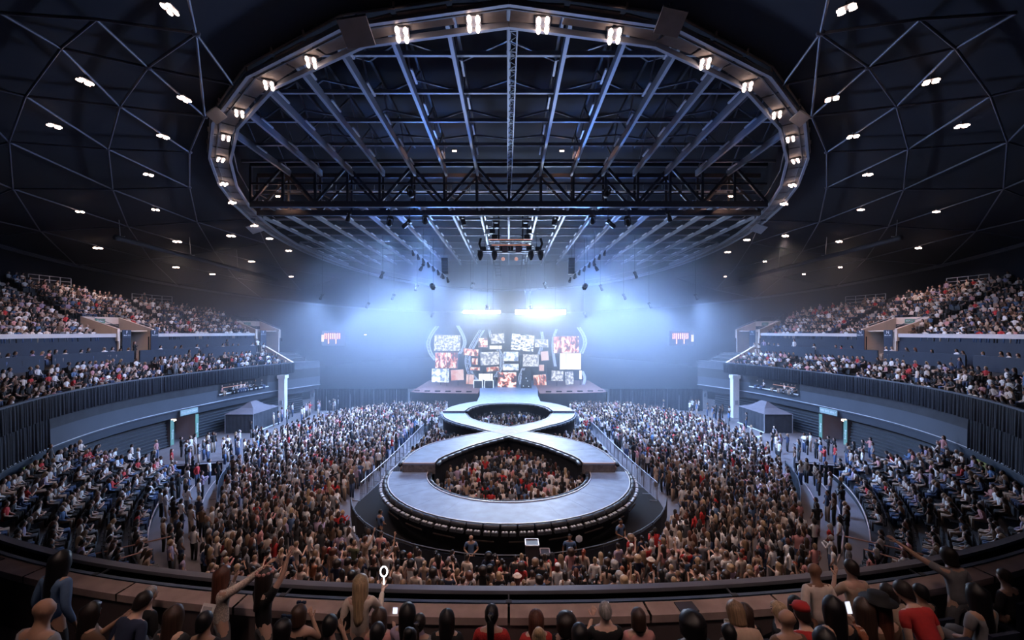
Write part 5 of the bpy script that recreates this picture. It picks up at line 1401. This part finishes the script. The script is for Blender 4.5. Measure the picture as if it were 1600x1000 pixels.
# individuals: the ones that show largest (nearest the camera); labels from looks and neighbours
STAND = [dict(), dict(sleeve='long'), dict(sleeve='none'), dict(armR='phone'), dict(armR='phone', armL='phone'), dict(armR='raised'), dict(armR='clap', armL='clap'), dict(sleeve='long', armR='face')]
GUARDS = [(-1.62,19.55,.05,'navy shirted','guard in a blue shirt with clasped hands facing the crowd below the stage front'),(2.62,19.6,-.1,'','guard in a blue polo beside the paddle at the stage front'),(5.2,21.2,.6,'','guard in a blue shirt on the N side of the pit'),(-6.3,22.3,-.7,'','guard in a blue shirt turned away on the F side of the pit')]
for n, (x, y, a, _, lb) in enumerate(GUARDS):
    person((x, y, 0), math.pi + a if n < 3 else a, tmpl(False, 'clasp' if n != 1 else 'down', 'clasp' if n != 1 else 'down', 1.1, 'short', 0.0), 'crop' if n else 'bald', 'black', 'denim blue', 'black', 'brown' if n in (1, 2) else 'tan', lb, 'guards in the pit', 1.05)
pd = empty('hand_paddle', (3.05, 19.75, 1.15), label='small pale paddle sign held up beside the guard in the blue polo', category='paddle')
MB().lathe((0,0,.35), [(.02,-.17),(.13,-.1),(.15,0),(.13,.1),(.02,.17)], 14, 1, .1).obj('paddle_disc', M_WHITE, pd); MB().tube([(0,0,-.3),(0,0,.2)], .018, 6).obj('paddle_handle', M_BLACK, pd)

order = sorted(range(len(PTS)), key=lambda i: math.hypot(PTS[i][0]*.9, PTS[i][1]) if PTS[i][1] > 15.1 else 1e6 + i)
NIND = 300 - len(FG) - len(GUARDS)
combos = [(hs, hc, tc_) for hs in ('long','bob','short','ponytail','bun','curly','crop') for hc in HAIRC for tc_ in TOPC]
R.shuffle(combos)
wt = {'black': 12, 'navy': 3, 'charcoal': 3, 'white': 7, 'cream': 6, 'beige': 3, 'grey': 3, 'brown': 2, 'red': 1.2}
hw = {'black': 7, 'dark brown': 8, 'brown': 5, 'auburn': 1.5, 'fair': 2, 'blonde': 1.6, 'grey': .5, 'red': .3}
combos.sort(key=lambda c: -(R.random()**(1/(wt.get(c[2], 1)*hw[c[1]]*(2 if c[0] == 'long' else 1)))))
STYLE = {'long': 'long hair', 'bob': 'bobbed hair', 'short': 'short hair', 'ponytail': 'a ponytail', 'bun': 'a hair bun', 'curly': 'curly hair', 'crop': 'cropped hair'}
IND = set(order[:NIND])
for n, i in enumerate(order[:NIND]):
    x, y, z = PTS[i]; hs, hc, tc_ = combos[n]
    kw = dict(STAND[min(int(R.random()**2.4*8), 7)])
    if hs in ('short', 'crop'): kw.pop('sleeve', None) if kw.get('sleeve') == 'none' else None
    T = tmpl(False, kw.get('armR', 'down'), kw.get('armL', 'down'), 1.0, kw.get('sleeve', 'short'), 0.0)
    hat = ('hat', 'cream') if n in (40, 150) else (('cap', 'white') if n in (77, 201) else None)
    st_ = STYLE[hs]; hd = f'{hc} {st_}' if not st_.startswith('a ') else st_.replace('a ', f'a {hc} ', 1)
    wh = {'floor': 'in nearest floor rows', 'well': 'in the stage well', 'aisle': 'near the floor edge', 'pocket': 'beside the runway', 'backwell': 'in the back well'}[z]
    lb = f'person with {hd} in {tc_} {wh}' + (f' with {hat[1]} {hat[0]}' if hat else '')
    hl = (.96 if hs in ('long','bob','ponytail','bun') else 1.04)*R.uniform(.94, 1.05)
    person((x, y, 0), look(x, y, z), T, hs, hc, tc_, R.choice(list(BOTC)), R.choice(['pale','light','light','tan','brown']), lb, 'floor crowd', hl, hat)

# ------------------------------------------------------------------ the rest of the audience: one mass of small figures
def low_person(seated, variant):
    """small figure: verts, faces, colour slot per vertex (0 skin 1 hair 2 top 3 trousers)"""
    rn = random.Random(variant*7 + seated); V = []; Fc = []; S_ = []
    def put(b, s):
        o = len(V); V.extend(b.v); Fc.extend([tuple(i + o for i in f) for f in b.f]); S_.extend([s]*len(b.v))
    dz = -.47 if seated else 0; ln = rn.uniform(0, .25) if seated else 0
    def U(x, y, z): h = z - .92; return (x, y + h*math.sin(ln), .92 + h*math.cos(ln) + dz)
    def ringtube(rows, n, s):
        b = MB(); vs_ = []; fs = []
        for (x, y, z, rx, ry) in rows:
            for k in range(n): t = 2*math.pi*k/n; vs_.append((x + rx*math.cos(t), y + ry*math.sin(t), z))
        for i in range(len(rows)-1):
            for k in range(n): fs.append((i*n+k, i*n+(k+1)%n, (i+1)*n+(k+1)%n, (i+1)*n+k))
        fs.append(tuple((len(rows)-1)*n + k for k in range(n))); b.add(vs_, fs); put(b, s)
    P_ = lambda x, y, z, rx, ry: (*U(x, y, z), rx, ry)
    ringtube([P_(0,0,.86,.165,.12), P_(0,0,1.05,.145,.105), P_(0,-.01,1.25,.18,.12), P_(0,-.005,1.37,.17,.09), P_(0,0,1.43,.06,.055)], 8, 2)
    ringtube([P_(0,.01,1.42,.05,.05), P_(0,.025,1.49,.06,.07), P_(0,.03,1.56,.08,.095), P_(0,.02,1.63,.07,.08), P_(0,.015,1.68,.03,.035)], 7, 0)
    hs = variant % 4
    hem = (1.50, 1.44, 1.16, 1.05)[hs]
    rows = [P_(0,-.075,hem,.07 if hs > 1 else .05,.03), P_(0,-.065,(hem+1.56)/2,.085,.06), P_(0,-.02,1.57,.096,.10), P_(0,-.005,1.65,.085,.09), P_(0,0,1.705,.035,.04)]
    ringtube(rows, 7, 1)
    for s in (-1, 1):
        pose = rn.choice(['down','down','down','phone']) if not seated else rn.choice(['lap','lap','clap'])
        el, wr = {'down': ((.25,-.03,1.1),(.25,.08,.88)), 'phone': ((.24,.12,1.12),(.1,.32,1.30)), 'up': ((.25,.12,1.56),(.24,.2,1.80)), 'lap': ((.24,.05,1.1),(.1,.28,1.0)), 'clap': ((.23,.15,1.12),(.04,.32,1.28))}[pose]
        if pose == 'up' and rn.random() < .5: el, wr = (.25,-.03,1.1),(.25,.08,.88)
        sh, e, w_ = U(s*.18,0,1.35), U(s*el[0], el[1], el[2]), U(s*wr[0], wr[1], wr[2])
        b = MB().tube([sh, tuple((Vector(sh) + Vector(e))*.5)], [.065,.055], 5, cap=False); put(b, 2)
        b = MB().tube([tuple((Vector(sh) + Vector(e))*.5), e, w_], [.046,.042,.035], 5); put(b, 0 if variant % 3 else 2)
        if seated: b = MB().tube([(s*.1,0,.47),(s*.11,.42,.50),(s*.11,.40,.08)], [.10,.085,.06], 5)
        else: b = MB().tube([(s*.09,0,.88),(s*.1,.02,.48),(s*.1,0,.03)], [.10,.075,.055], 5)
        put(b, 3)
    return np.array([tuple(v) for v in V], np.float32), Fc, np.array(S_)
LOWS = {(s, v): low_person(s, v) for s in (0, 1) for v in range(8)}
CR = []   # (x, y, z, rz, scale, seated, variant)
for i, (x, y, z) in enumerate(PTS):
    if i in IND: continue
    if y < 15.1: continue
    CR.append((x, y, 0, look(x, y, z), R.uniform(.93, 1.06), 0, R.randrange(8)))
def seat_row(ii, off, z, spacing, occ, skip=(), gap=.75, stand=.02):
    pts = np.array([bowl(i, off) for i in ii]); d = np.r_[0, np.cumsum(np.linalg.norm(np.diff(pts, axis=0), axis=1))]
    s = .3
    while s < d[-1]:
        p = np.array([np.interp(s, d, pts[:, 0]), np.interp(s, d, pts[:, 1])]); k = int(np.searchsorted(d, s)); n = BOWLN[ii[min(k, len(ii)-1)] % NB]
        ok = all(abs(np.dot(p - bowl(a, off), [-BOWLN[a % NB][1], BOWLN[a % NB][0]])) > g for a, g in skip)
        if ok and R.random() < occ:
            rz = math.atan2(n[0], -n[1]); fx = -p[0]; fy = 50 - p[1]; rz2 = math.atan2(-fx, fy)
            CR.append((p[0], p[1], z, rz*.6 + rz2*.4 + R.gauss(0, .2) if abs(rz - rz2) < 3 else rz, R.uniform(.93, 1.05), 0 if R.random() < stand else 1, R.randrange(8)))
        s += spacing*R.uniform(.92, 1.15)
for sx in (-1, 1):
    ii = side_range(sx, 11, 62)
    ais = [(a, .72) for a in AISLES[sx]]
    for k in range(UP_N):
        rr_ = [i for i in ii if up_rows(i) > k]
        vv = [(v, 2.15) for v in VOMS[sx]] if k < 5 else []
        far_ = [i for i in rr_ if BOWL[i,1] < 58]
        if len(far_) > 3: seat_row(far_, UP_O + .05 + k*UP_D + .38, UP_Z0 + k*UP_R, .56, .90, ais + vv)
    mi = side_range(sx, 15, 57.5)
    for k in range(4): seat_row(mi, .02 + k*MID_D + .4, MID_Z0 + k*MID_R, .58, .86 if k else .8, [(a, .6) for a in AISLES[sx]], stand=.05)
    seat_row(side_range(sx, 14, 58), 5.15, 7.85, .72, .6, (), stand=.06)
    seat_row(side_range(sx, 46.8, 53.5), .12, 3.75, .5, .8, (), stand=0)
for (sx, ii, o_, z) in LOWROWS: seat_row(ii, o_, z, .53, .82, ((ii[len(ii)//3], .7),), stand=.03)
# build
SK = np.array([SKINC[k] for k in ('pale','light','light','tan','brown')]); HC = np.array([HAIRC[k] for k in ('black','black','black','dark brown','dark brown','dark brown','brown','brown','auburn','fair','blonde','grey')])
TC = np.array([TOPC[k] for k in ('black','black','black','black','black','charcoal','navy','white','white','white','white','white','cream','cream','cream','beige','grey','charcoal','pink','brown','denim blue','lilac','red')]); BC = np.array([BOTC[k] for k in ('black','black','jeans','jeans','beige','grey')])
TC[-1] = (.5,.03,.03)
VV = []; LOOPS = []; SIZES = []; COLS = []; base = 0
CRA = np.array([c[:5] for c in CR])
for key, (v, f, s) in LOWS.items():
    idx = [k for k, c in enumerate(CR) if (c[5], c[6]) == key]
    if not idx: continue
    A = CRA[idx]; n = len(idx); ca, sa = np.cos(A[:,3])[:,None], np.sin(A[:,3])[:,None]; sc_ = A[:,4][:,None]
    X = (v[None,:,0]*ca - v[None,:,1]*sa)*sc_ + A[:,0][:,None]; Yv = (v[None,:,0]*sa + v[None,:,1]*ca)*sc_ + A[:,1][:,None]; Z = v[None,:,2]*sc_ + A[:,2][:,None]
    VV.append(np.stack([X, Yv, Z], 2).reshape(-1, 3))
    pal = np.stack([SK[RN.integers(len(SK), size=n)], HC[RN.integers(len(HC), size=n)], TC[RN.integers(len(TC), size=n)], BC[RN.integers(len(BC), size=n)]], 1)
    pal *= RN.uniform(.8, 1.15, (n, 4, 1)); COLS.append(pal[:, s, :].reshape(-1, 3))
    fl_ = np.array([q for g in f for q in g]); sz = np.array([len(g) for g in f])
    LOOPS.append((fl_[None,:] + (np.arange(n)*len(v))[:,None] + base).reshape(-1)); SIZES.append(np.tile(sz, n)); base += n*len(v)
VV = np.concatenate(VV); LOOPS = np.concatenate(LOOPS); SIZES = np.concatenate(SIZES); COLS = np.concatenate(COLS)
me = bpy.data.meshes.new('crowd'); me.vertices.add(len(VV)); me.vertices.foreach_set('co', VV.astype(np.float32).ravel())
me.loops.add(len(LOOPS)); me.loops.foreach_set('vertex_index', LOOPS.astype(np.int32))
me.polygons.add(len(SIZES)); st_ = np.r_[0, np.cumsum(SIZES)[:-1]].astype(np.int32); me.polygons.foreach_set('loop_start', st_)
me.update(calc_edges=True)
ca = me.color_attributes.new('tint', 'FLOAT_COLOR', 'POINT'); ca.data.foreach_set('color', np.concatenate([COLS, np.ones((len(COLS),1))], 1).astype(np.float32).ravel())
me.polygons.foreach_set('use_smooth', [True]*len(me.polygons))
me.materials.append(mat('crowd_tint', (.5,.5,.5), .8, attr='tint'))
link('crowd', me, kind='stuff', label='dense audience standing on the floor and seated in the stands', category='crowd')
bpy.data.scenes.remove(TMP)
print('CROWD', len(CR), 'IND', NIND, 'tris', int((SIZES - 2).sum()), 'floor pts', len(PTS))

# ------------------------------------------------------------------ stage haze
hm = bpy.data.materials.new('stage_haze'); hm.use_nodes = True; nt = hm.node_tree
nt.nodes.clear()
out = nt.nodes.new('ShaderNodeOutputMaterial'); vsn = nt.nodes.new('ShaderNodeVolumeScatter')
vsn.inputs['Color'].default_value = (.80, .88, 1, 1); vsn.inputs['Anisotropy'].default_value = .15
nt.links.new(vsn.outputs[0], out.inputs['Volume'])
geo = nt.nodes.new('ShaderNodeNewGeometry')
def vmath(op, a, b=None):
    n = nt.nodes.new('ShaderNodeVectorMath'); n.operation = op
    for k, v in enumerate((a, b)):
        if v is None: continue
        if isinstance(v, tuple): n.inputs[k].default_value = v
        else: nt.links.new(v, n.inputs[k])
    return n
def smath(op, a, b=None):
    n = nt.nodes.new('ShaderNodeMath'); n.operation = op
    for k, v in enumerate((a, b)):
        if v is None: continue
        if isinstance(v, (int, float)): n.inputs[k].default_value = v
        else: nt.links.new(v, n.inputs[k])
    return n.outputs[0]
d = vmath('SUBTRACT', geo.outputs['Position'], (0, 62, 15.0)); d = vmath('DIVIDE', d.outputs[0], (44, 15.5, 12))
q = vmath('DOT_PRODUCT', d.outputs[0], d.outputs[0])
g = smath('EXPONENT', smath('MULTIPLY', q.outputs['Value'], -.9))
sep = nt.nodes.new('ShaderNodeSeparateXYZ'); nt.links.new(geo.outputs['Position'], sep.inputs[0])
ramp = nt.nodes.new('ShaderNodeMapRange'); ramp.interpolation_type = 'SMOOTHSTEP'; nt.links.new(sep.outputs['Y'], ramp.inputs[0])
ramp.inputs[1].default_value = 38; ramp.inputs[2].default_value = 52
g = smath('MULTIPLY', g, ramp.outputs[0])
nt.links.new(smath('ADD', smath('MULTIPLY', g, .036), .0003), vsn.inputs['Density'])
MB().box((0, 66, 12.9), (84, 84, 25)).obj('haze', hm, kind='stuff', label='pale blue stage haze glowing around the far stage', category='haze')
hm.cycles.volume_sampling = 'EQUIANGULAR'
for m in bpy.data.materials:       # their light on the room comes from the lamps' own spot lights
    if m.name != 'lamp_glass' and m.name != 'strobe_face': m.cycles.emission_sampling = 'NONE'
